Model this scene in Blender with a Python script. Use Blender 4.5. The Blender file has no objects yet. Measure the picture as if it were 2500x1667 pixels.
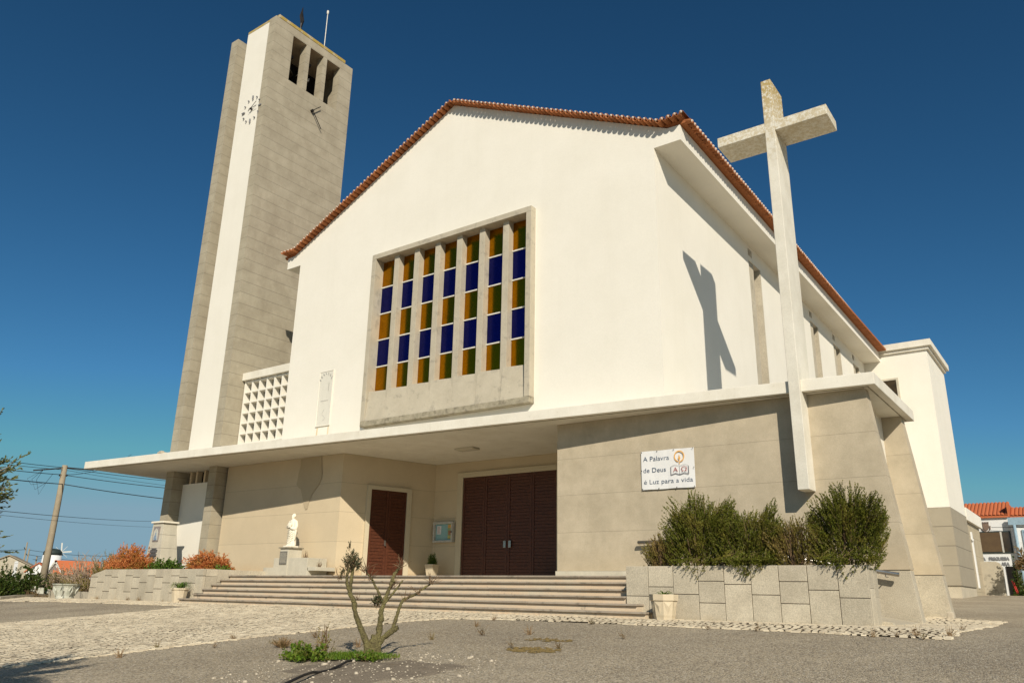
import bpy, math, random
from mathutils import Vector, Matrix, noise as mnoise
R=math.radians
random.seed(7)
scn=bpy.context.scene; col=scn.collection
# ------------------------------------------------------------------ camera
PITCH,ROLL,YAW=0.311,0.019,0.63
F_PX=1927.662
fw=Vector((-math.sin(YAW)*math.cos(PITCH),math.cos(YAW)*math.cos(PITCH),math.sin(PITCH)))
rt=Vector((math.cos(YAW),math.sin(YAW),0)); up=rt.cross(fw)
c_,s_=math.cos(ROLL),math.sin(ROLL)
r2=rt*c_+up*s_; u2=-rt*s_+up*c_
cam_d=bpy.data.cameras.new('camera'); cam=bpy.data.objects.new('camera',cam_d); col.objects.link(cam)
cam.matrix_world=Matrix(((r2.x,u2.x,-fw.x,9.387),(r2.y,u2.y,-fw.y,-15.239),(r2.z,u2.z,-fw.z,0.419),(0,0,0,1)))
cam_d.sensor_width=36; cam_d.lens=36*F_PX/2500; cam_d.clip_end=4000; cam_d.clip_start=0.05
scn.camera=cam
# ------------------------------------------------------------------ light
AZ,EL=0.768,0.581
sunv=Vector((math.sin(AZ)*math.cos(EL),-math.cos(AZ)*math.cos(EL),math.sin(EL)))
w=bpy.data.worlds.new('World'); scn.world=w; w.use_nodes=True
nt=w.node_tree; nt.nodes.clear()
sky=nt.nodes.new('ShaderNodeTexSky'); sky.sky_type='NISHITA'; sky.sun_disc=False
sky.sun_elevation=EL; sky.sun_rotation=math.atan2(sunv.x,sunv.y); sky.air_density=1.0; sky.dust_density=0.5; sky.ozone_density=3.0; sky.altitude=200
bgn=nt.nodes.new('ShaderNodeBackground'); bgn.inputs[1].default_value=0.05
hsv=nt.nodes.new('ShaderNodeHueSaturation'); hsv.inputs['Saturation'].default_value=1.08; hsv.inputs['Hue'].default_value=0.487
outw=nt.nodes.new('ShaderNodeOutputWorld')
gam=nt.nodes.new('ShaderNodeGamma'); gam.inputs[1].default_value=1.33; nt.links.new(sky.outputs[0],gam.inputs[0]); nt.links.new(gam.outputs[0],hsv.inputs['Color']); vmn=nt.nodes.new('ShaderNodeVectorMath'); vmn.operation='MINIMUM'; vmn.inputs[1].default_value=(4.8,7.9,9.9); tin=nt.nodes.new('ShaderNodeVectorMath'); tin.operation='MULTIPLY'; tin.inputs[1].default_value=(.66,.89,.97); nt.links.new(hsv.outputs[0],tin.inputs[0]); nt.links.new(tin.outputs[0],vmn.inputs[0]); hsv.inputs['Value'].default_value=.88; nt.links.new(vmn.outputs[0],bgn.inputs[0]); nt.links.new(bgn.outputs[0],outw.inputs[0])
sl=bpy.data.lights.new('sun','SUN'); sl.energy=5.0; sl.angle=R(0.53); sl.color=(1.0,0.915,0.775)
so=bpy.data.objects.new('sun',sl); col.objects.link(so); so.rotation_euler=(-sunv).to_track_quat('-Z','Y').to_euler(); so.location=(20,-30,30)
vs=scn.view_settings; vs.view_transform='Standard'; vs.look='None'; vs.gamma=1; vs.exposure=-0.08; vs.use_curve_mapping=False
scn.cycles.diffuse_bounces=3
# ------------------------------------------------------------------ materials
def N(t,x,**kw):
    n=t.nodes.new(x)
    for k,v in kw.items():
        if k.startswith('i_'): n.inputs[k[2:].replace('_',' ')].default_value=v
        else: setattr(n,k,v)
    return n
def math_(t,op,a,b=None,c=None):
    n=t.nodes.new('ShaderNodeMath'); n.operation=op
    for i,v in enumerate((a,b,c)):
        if v is None: continue
        if isinstance(v,(int,float)): n.inputs[i].default_value=v
        else: t.links.new(v,n.inputs[i])
    return n.outputs[0]
def mixc(t,f,a,b,mode='MIX'):
    n=t.nodes.new('ShaderNodeMix'); n.data_type='RGBA'; n.blend_type=mode
    if isinstance(f,(int,float)): n.inputs[0].default_value=f
    else: t.links.new(f,n.inputs[0])
    for i,v in ((6,a),(7,b)):
        if isinstance(v,(tuple,list)): n.inputs[i].default_value=(*v[:3],1)
        else: t.links.new(v,n.inputs[i])
    return n.outputs[2]
def noise(t,pos,scale,detail=4,rough=.6,sx=1,sy=1,sz=1):
    n=t.nodes.new('ShaderNodeTexNoise'); n.inputs['Scale'].default_value=scale; n.inputs['Detail'].default_value=detail; n.inputs['Roughness'].default_value=rough
    if (sx,sy,sz)!=(1,1,1):
        m=t.nodes.new('ShaderNodeMapping'); m.inputs['Scale'].default_value=(sx,sy,sz); t.links.new(pos,m.inputs[0]); pos=m.outputs[0]
    t.links.new(pos,n.inputs['Vector']); return n.outputs[0]
def ramp(t,f,lo,hi,a=0.,b=1.):
    n=t.nodes.new('ShaderNodeMapRange'); n.inputs[1].default_value=lo;n.inputs[2].default_value=hi;n.inputs[3].default_value=a;n.inputs[4].default_value=b
    t.links.new(f,n.inputs[0]); return n.outputs[0]
def newmat(name):
    m=bpy.data.materials.new(name); m.use_nodes=True; t=m.node_tree
    b=t.nodes['Principled BSDF']; b.inputs['Specular IOR Level'].default_value=.25
    g=t.nodes.new('ShaderNodeNewGeometry'); return m,t,b,g.outputs['Position']
def surf(name,c,c2=None,rough=.85,ns=3.,amt=.5,fine=60,bump=.15,bd=.01,streak=0.,streakc=(.2,.17,.12),joint=None,jw=.006,stain=None,low=None,spec=.25,finamt=.12,blotch=None):
    """weathered mineral surface; joint=(z0,h) draws course lines every h metres"""
    m,t,b,pos=newmat(name); c2=c2 or tuple(x*.85 for x in c)
    f=ramp(t,noise(t,pos,ns,6,.65),.35,.65)
    cc=mixc(t,math_(t,'MULTIPLY',f,amt),c,c2)
    fn=noise(t,pos,fine,3,.7)
    cc=mixc(t,finamt,cc,mixc(t,1,cc,ramp_col(t,fn),'MULTIPLY'))
    if streak:
        sn=ramp(t,noise(t,pos,1.6,5,.7,1,1,.07),.5,.8); cc=mixc(t,math_(t,'MULTIPLY',sn,streak),cc,streakc)
    if blotch:
        bn=ramp(t,noise(t,pos,blotch[1],5,.7),blotch[2],blotch[2]+.1); cc=mixc(t,math_(t,'MULTIPLY',bn,blotch[3]),cc,blotch[0])
    h=math_(t,'MULTIPLY',fn,1.)
    sep=t.nodes.new('ShaderNodeSeparateXYZ'); t.links.new(pos,sep.inputs[0])
    if low:  # (z0,z1,colour,amount): rising damp / splash stain near the foot
        lf=ramp(t,math_(t,'ADD',sep.outputs[2],math_(t,'MULTIPLY',noise(t,pos,2.5,4),.5)),low[0],low[1],1,0); cc=mixc(t,math_(t,'MULTIPLY',lf,low[3]),cc,low[2])
    if joint:
        z0,hh=joint[:2]
        fr=math_(t,'FRACT',math_(t,'DIVIDE',math_(t,'SUBTRACT',sep.outputs[2],z0-hh*50),hh))
        d=math_(t,'MULTIPLY',math_(t,'MINIMUM',fr,math_(t,'SUBTRACT',1.,fr)),hh)
        j=ramp(t,d,jw*.5,jw*1.3,1,0)
        ja=joint[2] if len(joint)>2 else .75
        cc=mixc(t,math_(t,'MULTIPLY',j,ja),cc,tuple(x*.35 for x in c))
        h=math_(t,'SUBTRACT',h,math_(t,'MULTIPLY',j,2.))
        # each course a slightly different tone
        fl=math_(t,'FLOOR',math_(t,'DIVIDE',math_(t,'SUBTRACT',sep.outputs[2],z0-hh*50),hh))
        wn=t.nodes.new('ShaderNodeTexWhiteNoise'); wn.noise_dimensions='1D'; t.links.new(fl,wn.inputs['W'])
        v=ramp(t,wn.outputs[0],0,1,.975,1.02); cb=t.nodes.new('ShaderNodeCombineColor')
        for i in range(3): t.links.new(v,cb.inputs[i])
        cc=mixc(t,1,cc,cb.outputs[0],'MULTIPLY')
    t.links.new(cc,b.inputs['Base Color']); b.inputs['Roughness'].default_value=rough; b.inputs['Specular IOR Level'].default_value=spec
    bp=t.nodes.new('ShaderNodeBump'); bp.inputs['Strength'].default_value=bump; bp.inputs['Distance'].default_value=bd
    t.links.new(h,bp.inputs['Height']); t.links.new(bp.outputs[0],b.inputs['Normal'])
    return m
def ramp_col(t,f,lo=.35,hi=1.5):
    v=ramp(t,f,.25,.75,lo,hi); cb=t.nodes.new('ShaderNodeCombineColor')
    for i in range(3): t.links.new(v,cb.inputs[i])
    return cb.outputs[0]
def plain(name,c,rough=.6,metal=0,c2=None,ns=8,spec=.3,trans=0):
    m,t,b,pos=newmat(name); f=ramp(t,noise(t,pos,ns,4),.35,.65)
    t.links.new(mixc(t,f,c,c2 or tuple(x*.8 for x in c)),b.inputs['Base Color'])
    b.inputs['Roughness'].default_value=rough; b.inputs['Metallic'].default_value=metal; b.inputs['Specular IOR Level'].default_value=spec
    return m
def leafmat(name,c,c2,c3=None,scale=3.,rough=.55,trans=.25):
    m,t,b,pos=newmat(name)
    oi=t.nodes.new('ShaderNodeNewGeometry')
    f=oi.outputs['Random Per Island']
    cc=mixc(t,f,c,c2)
    if c3: cc=mixc(t,math_(t,'MULTIPLY',ramp(t,noise(t,pos,scale,3),.5,.65),.8),cc,c3)
    t.links.new(cc,b.inputs['Base Color']); b.inputs['Roughness'].default_value=rough; b.inputs['Specular IOR Level'].default_value=.3
    tr=t.nodes.new('ShaderNodeBsdfTranslucent'); t.links.new(cc,tr.inputs[0]); ms=t.nodes.new('ShaderNodeMixShader'); ms.inputs[0].default_value=trans
    out=t.nodes['Material Output']; t.links.new(b.outputs[0],ms.inputs[1]); t.links.new(tr.outputs[0],ms.inputs[2]); t.links.new(ms.outputs[0],out.inputs[0])
    return m
M={}
M['plaster']=surf('white_plaster',(.83,.79,.695),(.77,.73,.63),ns=.6,amt=.6,fine=25,bump=.12,bd=.006,streak=.10,streakc=(.55,.5,.38),finamt=.05)
M['canopy']=surf('canopy_plaster',(.80,.76,.66),(.66,.61,.50),ns=1.2,amt=.6,fine=40,bump=.2,bd=.006,streak=.25,streakc=(.42,.38,.28),finamt=.1,blotch=((.3,.27,.2),9,.62,.35))
M['tower']=surf('tower_render',(.44,.39,.29),(.335,.29,.21),ns=1.4,amt=.8,fine=45,bump=.3,bd=.008,joint=(13.15,.5148),jw=.009,streak=.35,streakc=(.27,.23,.165),finamt=.25,blotch=((.52,.46,.34),2.2,.58,.35))
M['render']=surf('grey_render',(.48,.41,.29),(.40,.34,.235),ns=1.1,amt=.7,fine=50,bump=.3,bd=.006,joint=(1.08,1.015),jw=.009,streak=.22,streakc=(.3,.26,.185),finamt=.2)
M['porch']=surf('porch_render',(.63,.52,.355),(.56,.46,.31),ns=1.0,amt=.6,fine=50,bump=.2,bd=.005,joint=(1.08,1.015,.5),jw=.007,low=(.9,1.7,(.50,.36,.2),.75),finamt=.12)
M['block']=surf('block_render',(.54,.46,.335),(.43,.365,.26),ns=1.6,amt=.9,fine=50,bump=.3,bd=.006,joint=(1.08,1.015,.5),jw=.006,low=(1.0,1.9,(.48,.38,.24),.5),streak=.2,streakc=(.27,.24,.18),finamt=.2)
M['granite']=surf('bush_hammered_stone',(.62,.55,.42),(.48,.42,.315),ns=1.7,amt=.8,fine=55,bump=.7,bd=.012,low=(-.1,.35,(.5,.36,.17),.55),finamt=.5)
M['limestone']=surf('limestone_slab',(.52,.465,.36),(.44,.39,.295),ns=1.8,amt=.8,fine=35,bump=.3,bd=.008,streak=.25,streakc=(.3,.27,.21),finamt=.15,blotch=((.26,.235,.19),3.,.56,.5))
M['sill']=surf('weathered_sill',(.42,.37,.27),(.28,.25,.18),ns=4,amt=.9,fine=20,bump=.6,bd=.02,finamt=.3,blotch=((.16,.14,.1),5,.5,.7))
M['marble']=surf('statue_marble',(.86,.80,.66),(.78,.71,.57),ns=4,amt=.5,fine=40,bump=.1,bd=.004,finamt=.05)
M['pedestal']=surf('pedestal_limestone',(.60,.55,.44),(.5,.46,.36),ns=2,amt=.8,fine=30,bump=.3,bd=.006,streak=.5,streakc=(.33,.31,.25),finamt=.15)
M['crossm']=surf('cross_concrete',(.76,.72,.62),(.64,.6,.5),ns=1.5,amt=.8,fine=40,bump=.3,bd=.006,streak=.4,streakc=(.42,.39,.31),finamt=.15)
def lichen(m,zlo,zhi,amt,c=(.42,.30,.07),sc=14):
    t=m.node_tree; b=t.nodes['Principled BSDF']; src=b.inputs['Base Color'].links[0].from_socket
    g=t.nodes.new('ShaderNodeNewGeometry'); pos=g.outputs['Position']; sep=t.nodes.new('ShaderNodeSeparateXYZ'); t.links.new(pos,sep.inputs[0])
    zf=ramp(t,sep.outputs[2],zlo,zhi); nz=noise(t,pos,sc,6,.75)
    f=ramp(t,math_(t,'ADD',nz,math_(t,'MULTIPLY',zf,.10)),.50,.60)
    f=math_(t,'MULTIPLY',math_(t,'MULTIPLY',f,zf),amt)
    t.links.new(mixc(t,f,src,c),b.inputs['Base Color'])
lichen(M['crossm'],11.0,13.6,.95,(.42,.30,.10),12)
M['towercap']=surf('tower_cap',(.48,.43,.33),(.38,.33,.25),ns=3,amt=.8,fine=30,bump=.4); lichen(M['towercap'],26.2,27.0,.95,(.42,.30,.06),3)
M['stepr']=surf('step_riser_stone',(.60,.52,.39),(.66,.50,.34),ns=1.3,amt=.9,fine=40,bump=.3,bd=.005,finamt=.15,blotch=((.2,.18,.15),3.,.60,.75))
M['stept']=surf('step_tread_stone',(.42,.35,.27),(.31,.26,.20),ns=2.5,amt=.9,fine=40,bump=.4,bd=.006,finamt=.2,blotch=((.17,.15,.12),5,.55,.6))
M['floor']=surf('porch_floor',(.5,.44,.33),(.44,.38,.28),ns=2,fine=30)
M['tile']=surf('terracotta_tile',(.44,.16,.06),(.33,.115,.042),ns=9,amt=.9,fine=60,bump=.3,bd=.004,finamt=.2,blotch=((.6,.27,.12),14,.55,.5))
M['mortar']=surf('tile_mortar',(.68,.58,.48),(.56,.46,.37),ns=20,amt=.8,fine=80,bump=.5,bd=.006)
M['wood']=plain('varnished_wood',(.105,.034,.016),.42,0,(.07,.022,.011),ns=12,spec=.35)
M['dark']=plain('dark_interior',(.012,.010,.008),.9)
M['iron']=plain('dark_metal',(.035,.03,.026),.55,.4)
M['steel']=plain('brushed_steel',(.45,.42,.38),.28,.9)
M['alu']=plain('painted_aluminium',(.56,.54,.48),.5)
M['pot']=surf('cast_stone_pot',(.66,.56,.40),(.58,.48,.33),ns=6,amt=.7,fine=50,bump=.3,bd=.004)
M['potw']=surf('white_pot',(.62,.61,.52),(.46,.47,.38),ns=6,amt=.9,fine=50,bump=.3)
M['soil']=surf('planter_soil',(.09,.065,.04),(.05,.035,.02),ns=8,fine=60,bump=1.,bd=.03)
M['bark']=surf('olive_bark',(.27,.235,.095),(.15,.12,.06),ns=11,amt=1.,fine=45,bump=1.,bd=.05,finamt=.7,blotch=((.05,.04,.025),13,.57,.85))
M['barkg']=surf('grey_bark',(.28,.23,.15),(.17,.14,.09),ns=9,fine=40,bump=.7,bd=.015)
M['polew']=surf('weathered_pole',(.36,.30,.21),(.26,.21,.145),ns=5,fine=30,bump=.5,streak=.5,streakc=(.2,.16,.11))
M['glass_y']=plain('amber_glass',(.46,.205,.003),.20,1,(.33,.14,.003),ns=30)
M['glass_b']=plain('blue_glass',(.018,.021,.19),.25,1,(.012,.014,.12),ns=30)
M['wbar']=plain('white_glazing_bar',(.72,.70,.62),.5)
M['wglass']=plain('dull_glass',(.17,.155,.115),.35,0,(.12,.11,.085),ns=5,spec=.5)
M['bglass']=plain('window_glass',(.05,.035,.02),.12,0,(.025,.02,.015),ns=3,spec=.6)
M['olive']=leafmat('olive_leaf',(.075,.095,.022),(.15,.17,.06),(.20,.20,.05))
M['olived']=leafmat('olive_leaf_dark',(.045,.06,.022),(.12,.13,.065),None)  # darker, greyer leaf colour for the pruned olive
M['rose']=leafmat('rosemary_leaf',(.085,.105,.010),(.185,.19,.024),(.26,.22,.04),scale=2.2)
M['roseb']=leafmat('rosemary_leaf_olive',(.15,.135,.02),(.25,.205,.045),(.33,.23,.075),scale=2.2)
M['twig']=plain('dry_twig',(.20,.13,.07),.8,0,(.13,.08,.045))
M['orange']=leafmat('rusty_foliage',(.55,.17,.055),(.74,.33,.11),(.36,.22,.04),scale=2.)
M['green']=leafmat('green_leaf',(.05,.11,.012),(.11,.19,.02),(.16,.2,.03))
M['brightg']=leafmat('bright_green_leaf',(.07,.14,.010),(.15,.23,.018),(.2,.19,.04),scale=9)
M['hedge']=leafmat('hedge_leaf',(.030,.062,.010),(.075,.11,.015),(.11,.13,.02),scale=1.5)
M['dry']=leafmat('dry_grass',(.24,.15,.07),(.33,.22,.11),(.15,.13,.04))
M['bare']=plain('bare_branch',(.42,.32,.22),.8,0,(.28,.2,.14))
M['wall2']=surf('far_white_wall',(.78,.78,.76),(.7,.7,.68),ns=1.,fine=20)
M['bluep']=plain('pale_blue_paint',(.30,.42,.50),.6)
M['rooft']=surf('far_roof_tile',(.52,.15,.06),(.42,.12,.05),ns=6,fine=30,bump=.3)
M['concw']=surf('stained_wall',(.48,.43,.33),(.40,.35,.26),ns=1.5,fine=30,bump=.3,blotch=((.2,.18,.14),1.6,.55,.8))
M['banner']=plain('banner_vinyl',(.80,.79,.77),.4,0,(.77,.76,.74),ns=2)
M['ink']=plain('navy_ink',(.06,.10,.17),.6)
M['inkr']=plain('red_ink',(.42,.10,.09),.6); M['inkg']=plain('grey_ink',(.25,.25,.26),.6); M['inko']=plain('orange_ink',(.85,.47,.14),.6)
M['black']=plain('black_rubber',(.018,.016,.016),.5)
M['red']=plain('red_plastic',(.6,.05,.04),.5)
M['stone']=surf('loose_stone',(.55,.48,.37),(.42,.36,.27),ns=8,fine=30,bump=.5)
M['plaque']=surf('plaque_marble',(.72,.69,.60),(.66,.63,.54),ns=7,fine=30,bump=.1,streak=.2,streakc=(.5,.48,.44))
M['azul']=plain('painted_tile_blue',(.14,.22,.33),.3,0,(.35,.42,.5),ns=25)
M['azulw']=plain('painted_tile_cream',(.62,.6,.52),.3); M['azulb']=plain('painted_tile_border',(.20,.15,.13),.3,0,(.38,.35,.33),ns=40)
M['darkgreen']=plain('dark_green_cap',(.03,.045,.04),.6)  # dark green paint for the mill cap and parish window
M['bronze']=plain('bell_bronze',(.10,.09,.07),.45,.6)
# ------------------------------------------------------------------ mesh helpers
class MB:
    def __init__(s): s.v=[];s.f=[];s.m=[]
    def add(s,vs,fs,mi=0):
        b=len(s.v); s.v+= [tuple(v) for v in vs]; s.f+=[tuple(b+i for i in f) for f in fs]; s.m+=[mi]*len(fs)
    def box(s,x0,x1,y0,y1,z0,z1,mi=0):
        s.hexa([(x0,y0,z0),(x1,y0,z0),(x1,y1,z0),(x0,y1,z0),(x0,y0,z1),(x1,y0,z1),(x1,y1,z1),(x0,y1,z1)],mi)
    def hexa(s,p,mi=0):
        s.add(p,[(0,3,2,1),(4,5,6,7),(0,1,5,4),(1,2,6,5),(2,3,7,6),(3,0,4,7)],mi)
    def prism(s,poly,y0,y1,mi=0,sh0=0.,sh1=0.,fy=None):
        """XZ polygon (counter-clockwise seen from -Y) extruded in Y; sh shifts X; fy(x) adds to the front y"""
        n=len(poly); a=[(x+sh0,y0+(fy(x) if fy else 0),z) for x,z in poly]; b=[(x+sh1,y1,z) for x,z in poly]
        s.add(a+b,[tuple(range(n)),tuple(range(2*n-1,n-1,-1))]+[(i,i+n,(i+1)%n+n,(i+1)%n) for i in range(n)],mi)
    def plan(s,poly,z0,z1,mi=0):
        n=len(poly); a=[(x,y,z0) for x,y in poly]; b=[(x,y,z1) for x,y in poly]
        s.add(a+b,[tuple(range(n-1,-1,-1)),tuple(range(n,2*n))]+[(i,(i+1)%n,(i+1)%n+n,i+n) for i in range(n)],mi)
    def tube(s,pts,rad,n=8,mi=0,cap=True,jit=0.):
        pts=[Vector(p) for p in pts]; rad=rad if isinstance(rad,(list,tuple)) else [rad]*len(pts)
        rings=[];ref=None
        for i,p in enumerate(pts):
            d=(pts[min(i+1,len(pts)-1)]-pts[max(i-1,0)]).normalized()
            if ref is None: ref=d.orthogonal().normalized()
            ref=(ref-d*ref.dot(d)); 
            if ref.length<1e-5: ref=d.orthogonal()
            ref.normalize(); q=d.cross(ref)
            rings.append([p+(ref*math.cos(2*math.pi*k/n)+q*math.sin(2*math.pi*k/n))*rad[i]*(1+random.uniform(-jit,jit)) for k in range(n)])
        vs=[v for r in rings for v in r]; fs=[]
        for i in range(len(pts)-1):
            for k in range(n): fs.append((i*n+k,i*n+(k+1)%n,(i+1)*n+(k+1)%n,(i+1)*n+k))
        if cap: fs+= [tuple(range(n-1,-1,-1)),tuple((len(pts)-1)*n+k for k in range(n))]
        s.add(vs,fs,mi)
    def lathe(s,prof,cx,cy,n=24,mi=0,sq=1.,ph=0.,cap=True):
        vs=[];fs=[]
        for r,z in prof:
            for k in range(n): a=2*math.pi*k/n+ph; vs.append((cx+r*math.cos(a),cy+r*math.sin(a)*sq,z))
        for i in range(len(prof)-1):
            for k in range(n): fs.append((i*n+k,i*n+(k+1)%n,(i+1)*n+(k+1)%n,(i+1)*n+k))
        if cap: fs+=[tuple(range(n-1,-1,-1)),tuple((len(prof)-1)*n+k for k in range(n))]
        s.add(vs,fs,mi)
    def build(s,name,mats,parent=None,smooth=False,bevel=0.,root=None):
        me=bpy.data.meshes.new(name); off=Vector((0,0,0)); p=parent
        while p is not None: off+=p.location; p=p.parent
        me.from_pydata([(v[0]-off.x,v[1]-off.y,v[2]-off.z) for v in s.v],[],s.f)
        mats=mats if isinstance(mats,(list,tuple)) else [mats]
        for m in mats: me.materials.append(m)
        if len(mats)>1: me.polygons.foreach_set('material_index',s.m)
        if smooth: me.polygons.foreach_set('use_smooth',[True]*len(me.polygons))
        me.update(); o=bpy.data.objects.new(name,me); col.objects.link(o)
        if parent is not None: o.parent=parent
        if bevel:
            b=o.modifiers.new('bevel','BEVEL'); b.width=bevel; b.segments=2; b.limit_method='ANGLE'
        return o
def tag(o,label=None,cat=None,group=None,kind=None):
    if label: o['label']=label
    if cat: o['category']=cat
    if group: o['group']=group
    if kind: o['kind']=kind
    return o
def thing(name,loc,label,cat,group=None):
    o=bpy.data.objects.new(name,None); col.objects.link(o); o.location=loc; o.empty_display_size=.3; return tag(o,label,cat,group)
def text_mesh(s,mb,origin,size,xdir=(1,0,0),mi=0,thick=.001,spacing=1.,width=None,bold=0.):
    """writes s into mb as extruded letters standing upright in the plane spanned by xdir and Z"""
    cu=bpy.data.curves.new('t','FONT'); cu.body=s; cu.size=size; cu.extrude=thick/2; cu.space_character=spacing; cu.offset=bold-.006*size; cu.resolution_u=3
    ob=bpy.data.objects.new('t',cu); col.objects.link(ob); bpy.context.view_layer.update()
    me=bpy.data.meshes.new_from_object(ob.evaluated_get(bpy.context.evaluated_depsgraph_get()))
    xs=[v.co.x for v in me.vertices] or [0,1]; sx=1.
    if width: sx=width/(max(xs)-min(xs))
    xd=Vector(xdir).normalized(); nd=xd.cross(Vector((0,0,1)))  # towards the viewer for +X text
    o=Vector(origin); x0=min(xs)
    vs=[o+xd*((v.co.x-x0)*sx)+Vector((0,0,1))*v.co.y+nd*(v.co.z+thick/2) for v in me.vertices]
    mb.add(vs,[tuple(p.vertices) for p in me.polygons],mi)
    bpy.data.objects.remove(ob); bpy.data.curves.remove(cu); bpy.data.meshes.remove(me)
# ------------------------------------------------------------------ ground
def gz(x,y):
    if y<0: return .07*y
    if y>4: return .026*(y-4)
    return 0.
def sheet(name,x0,x1,ys,dz,mats,label=None,nx=2):
    mb=MB(); vs=[];fs=[]
    for y in ys:
        for i in range(nx): x=x0+(x1-x0)*i/(nx-1); vs.append((x,y,gz(x,y)+dz))
    for j in range(len(ys)-1):
        for i in range(nx-1): a=j*nx+i; fs.append((a,a+1,a+nx+1,a+nx))
    mb.add(vs,fs); return mb
def asphalt():
    m,t,b,pos=newmat('old_asphalt')
    big=ramp(t,noise(t,pos,.35,5,.6),.35,.65); ag=noise(t,pos,70,2,.8); v=t.nodes.new('ShaderNodeTexVoronoi'); v.inputs['Scale'].default_value=50; t.links.new(pos,v.inputs['Vector'])
    cc=mixc(t,big,(.40,.325,.22),(.54,.45,.315)); cc=mixc(t,ramp(t,noise(t,pos,.16,4,.6),.50,.66,0,.45),cc,(.20,.165,.12))
    sp=ramp(t,v.outputs['Color'],0,1)
    sc=t.nodes.new('ShaderNodeSeparateColor'); t.links.new(v.outputs['Color'],sc.inputs[0])
    cc=mixc(t,ramp(t,sc.outputs[0],.72,.9,0,.75),cc,(.66,.59,.47))
    cc=mixc(t,ramp(t,sc.outputs[1],.5,.85,0,.65),cc,(.10,.085,.07))
    # crack lines and damp patches
    pt=ramp(t,noise(t,pos,1.3,6,.7),.58,.70,0,.35); cc=mixc(t,pt,cc,(.33,.28,.2))
    t.links.new(cc,b.inputs['Base Color']); b.inputs['Roughness'].default_value=.9
    h=math_(t,'SUBTRACT',math_(t,'MULTIPLY',ag,.5),v.outputs['Distance'])
    bp=t.nodes.new('ShaderNodeBump'); bp.inputs['Strength'].default_value=.9; bp.inputs['Distance'].default_value=.02; t.links.new(h,bp.inputs['Height']); t.links.new(bp.outputs[0],b.inputs['Normal'])
    return m
M['asphalt']=asphalt()
ys=[-400,-100,-40,-20,-16]+[-15+i*.5 for i in range(30)]+[0,1,2,3,4,6,10,20,40,80,160,400,1500]
def gz_far(y): return gz(0,y) if y<60 else gz(0,60)+ (0.0)
mb=MB(); vs=[];fs=[]; xs=[-1500,-400,-100,-60,-30,-20,-10,0,10,20,40,100,400,1500]
for y in ys:
    for x in xs:
        z=gz(x,max(-30,min(y,50)))
        if y>4 and x<-20: z*=max(0,1-(-20-x)/20)
        vs.append((x,y,z))
n=len(xs)
for j in range(len(ys)-1):
    for i in range(n-1): a=j*n+i; fs.append((a,a+1,a+n+1,a+n))
mb.add(vs,fs); tag(mb.build('ground',M['asphalt']),kind='structure')
# cobbled paths: real stones laid over a dark bed
def stonemat():
    m,t,b,pos=newmat('cobble_limestone'); g=t.nodes.new('ShaderNodeNewGeometry')
    cc=mixc(t,g.outputs['Random Per Island'],(.62,.52,.37),(.78,.68,.50))
    cc=mixc(t,ramp(t,noise(t,pos,1.0,5,.7),.45,.7,0,.5),cc,(.37,.31,.22))
    cc=mixc(t,ramp(t,noise(t,pos,40,3,.7),.5,.75,0,.35),cc,(.28,.24,.17))
    t.links.new(cc,b.inputs['Base Color']); b.inputs['Roughness'].default_value=.8
    bp=t.nodes.new('ShaderNodeBump'); bp.inputs['Strength'].default_value=.4; bp.inputs['Distance'].default_value=.01; t.links.new(noise(t,pos,45,3),bp.inputs['Height']); t.links.new(bp.outputs[0],b.inputs['Normal'])
    return m
def island(m,lo,hi):
    t=m.node_tree; b=t.nodes['Principled BSDF']; src=b.inputs['Base Color'].links[0].from_socket; g=t.nodes.new('ShaderNodeNewGeometry')
    v=ramp(t,g.outputs['Random Per Island'],0,1,lo,hi); cb=t.nodes.new('ShaderNodeCombineColor')
    for i in range(3): t.links.new(v,cb.inputs[i])
    t.links.new(mixc(t,1,src,cb.outputs[0],'MULTIPLY'),b.inputs['Base Color'])
island(M['granite'],.82,1.06); island(M['stept'],.85,1.1); island(M['tile'],.7,1.15)
M['cobble']=stonemat(); M['bed']=surf('cobble_bed',(.075,.052,.03),(.04,.032,.02),ns=3,fine=50,bump=1.)
def inside(x,y,poly):
    c=False;j=len(poly)-1
    for i in range(len(poly)):
        xi,yi=poly[i];xj,yj=poly[j]
        if (yi>y)!=(yj>y) and x<(xj-xi)*(y-yi)/(yj-yi)+xi: c=not c
        j=i
    return c
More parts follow.
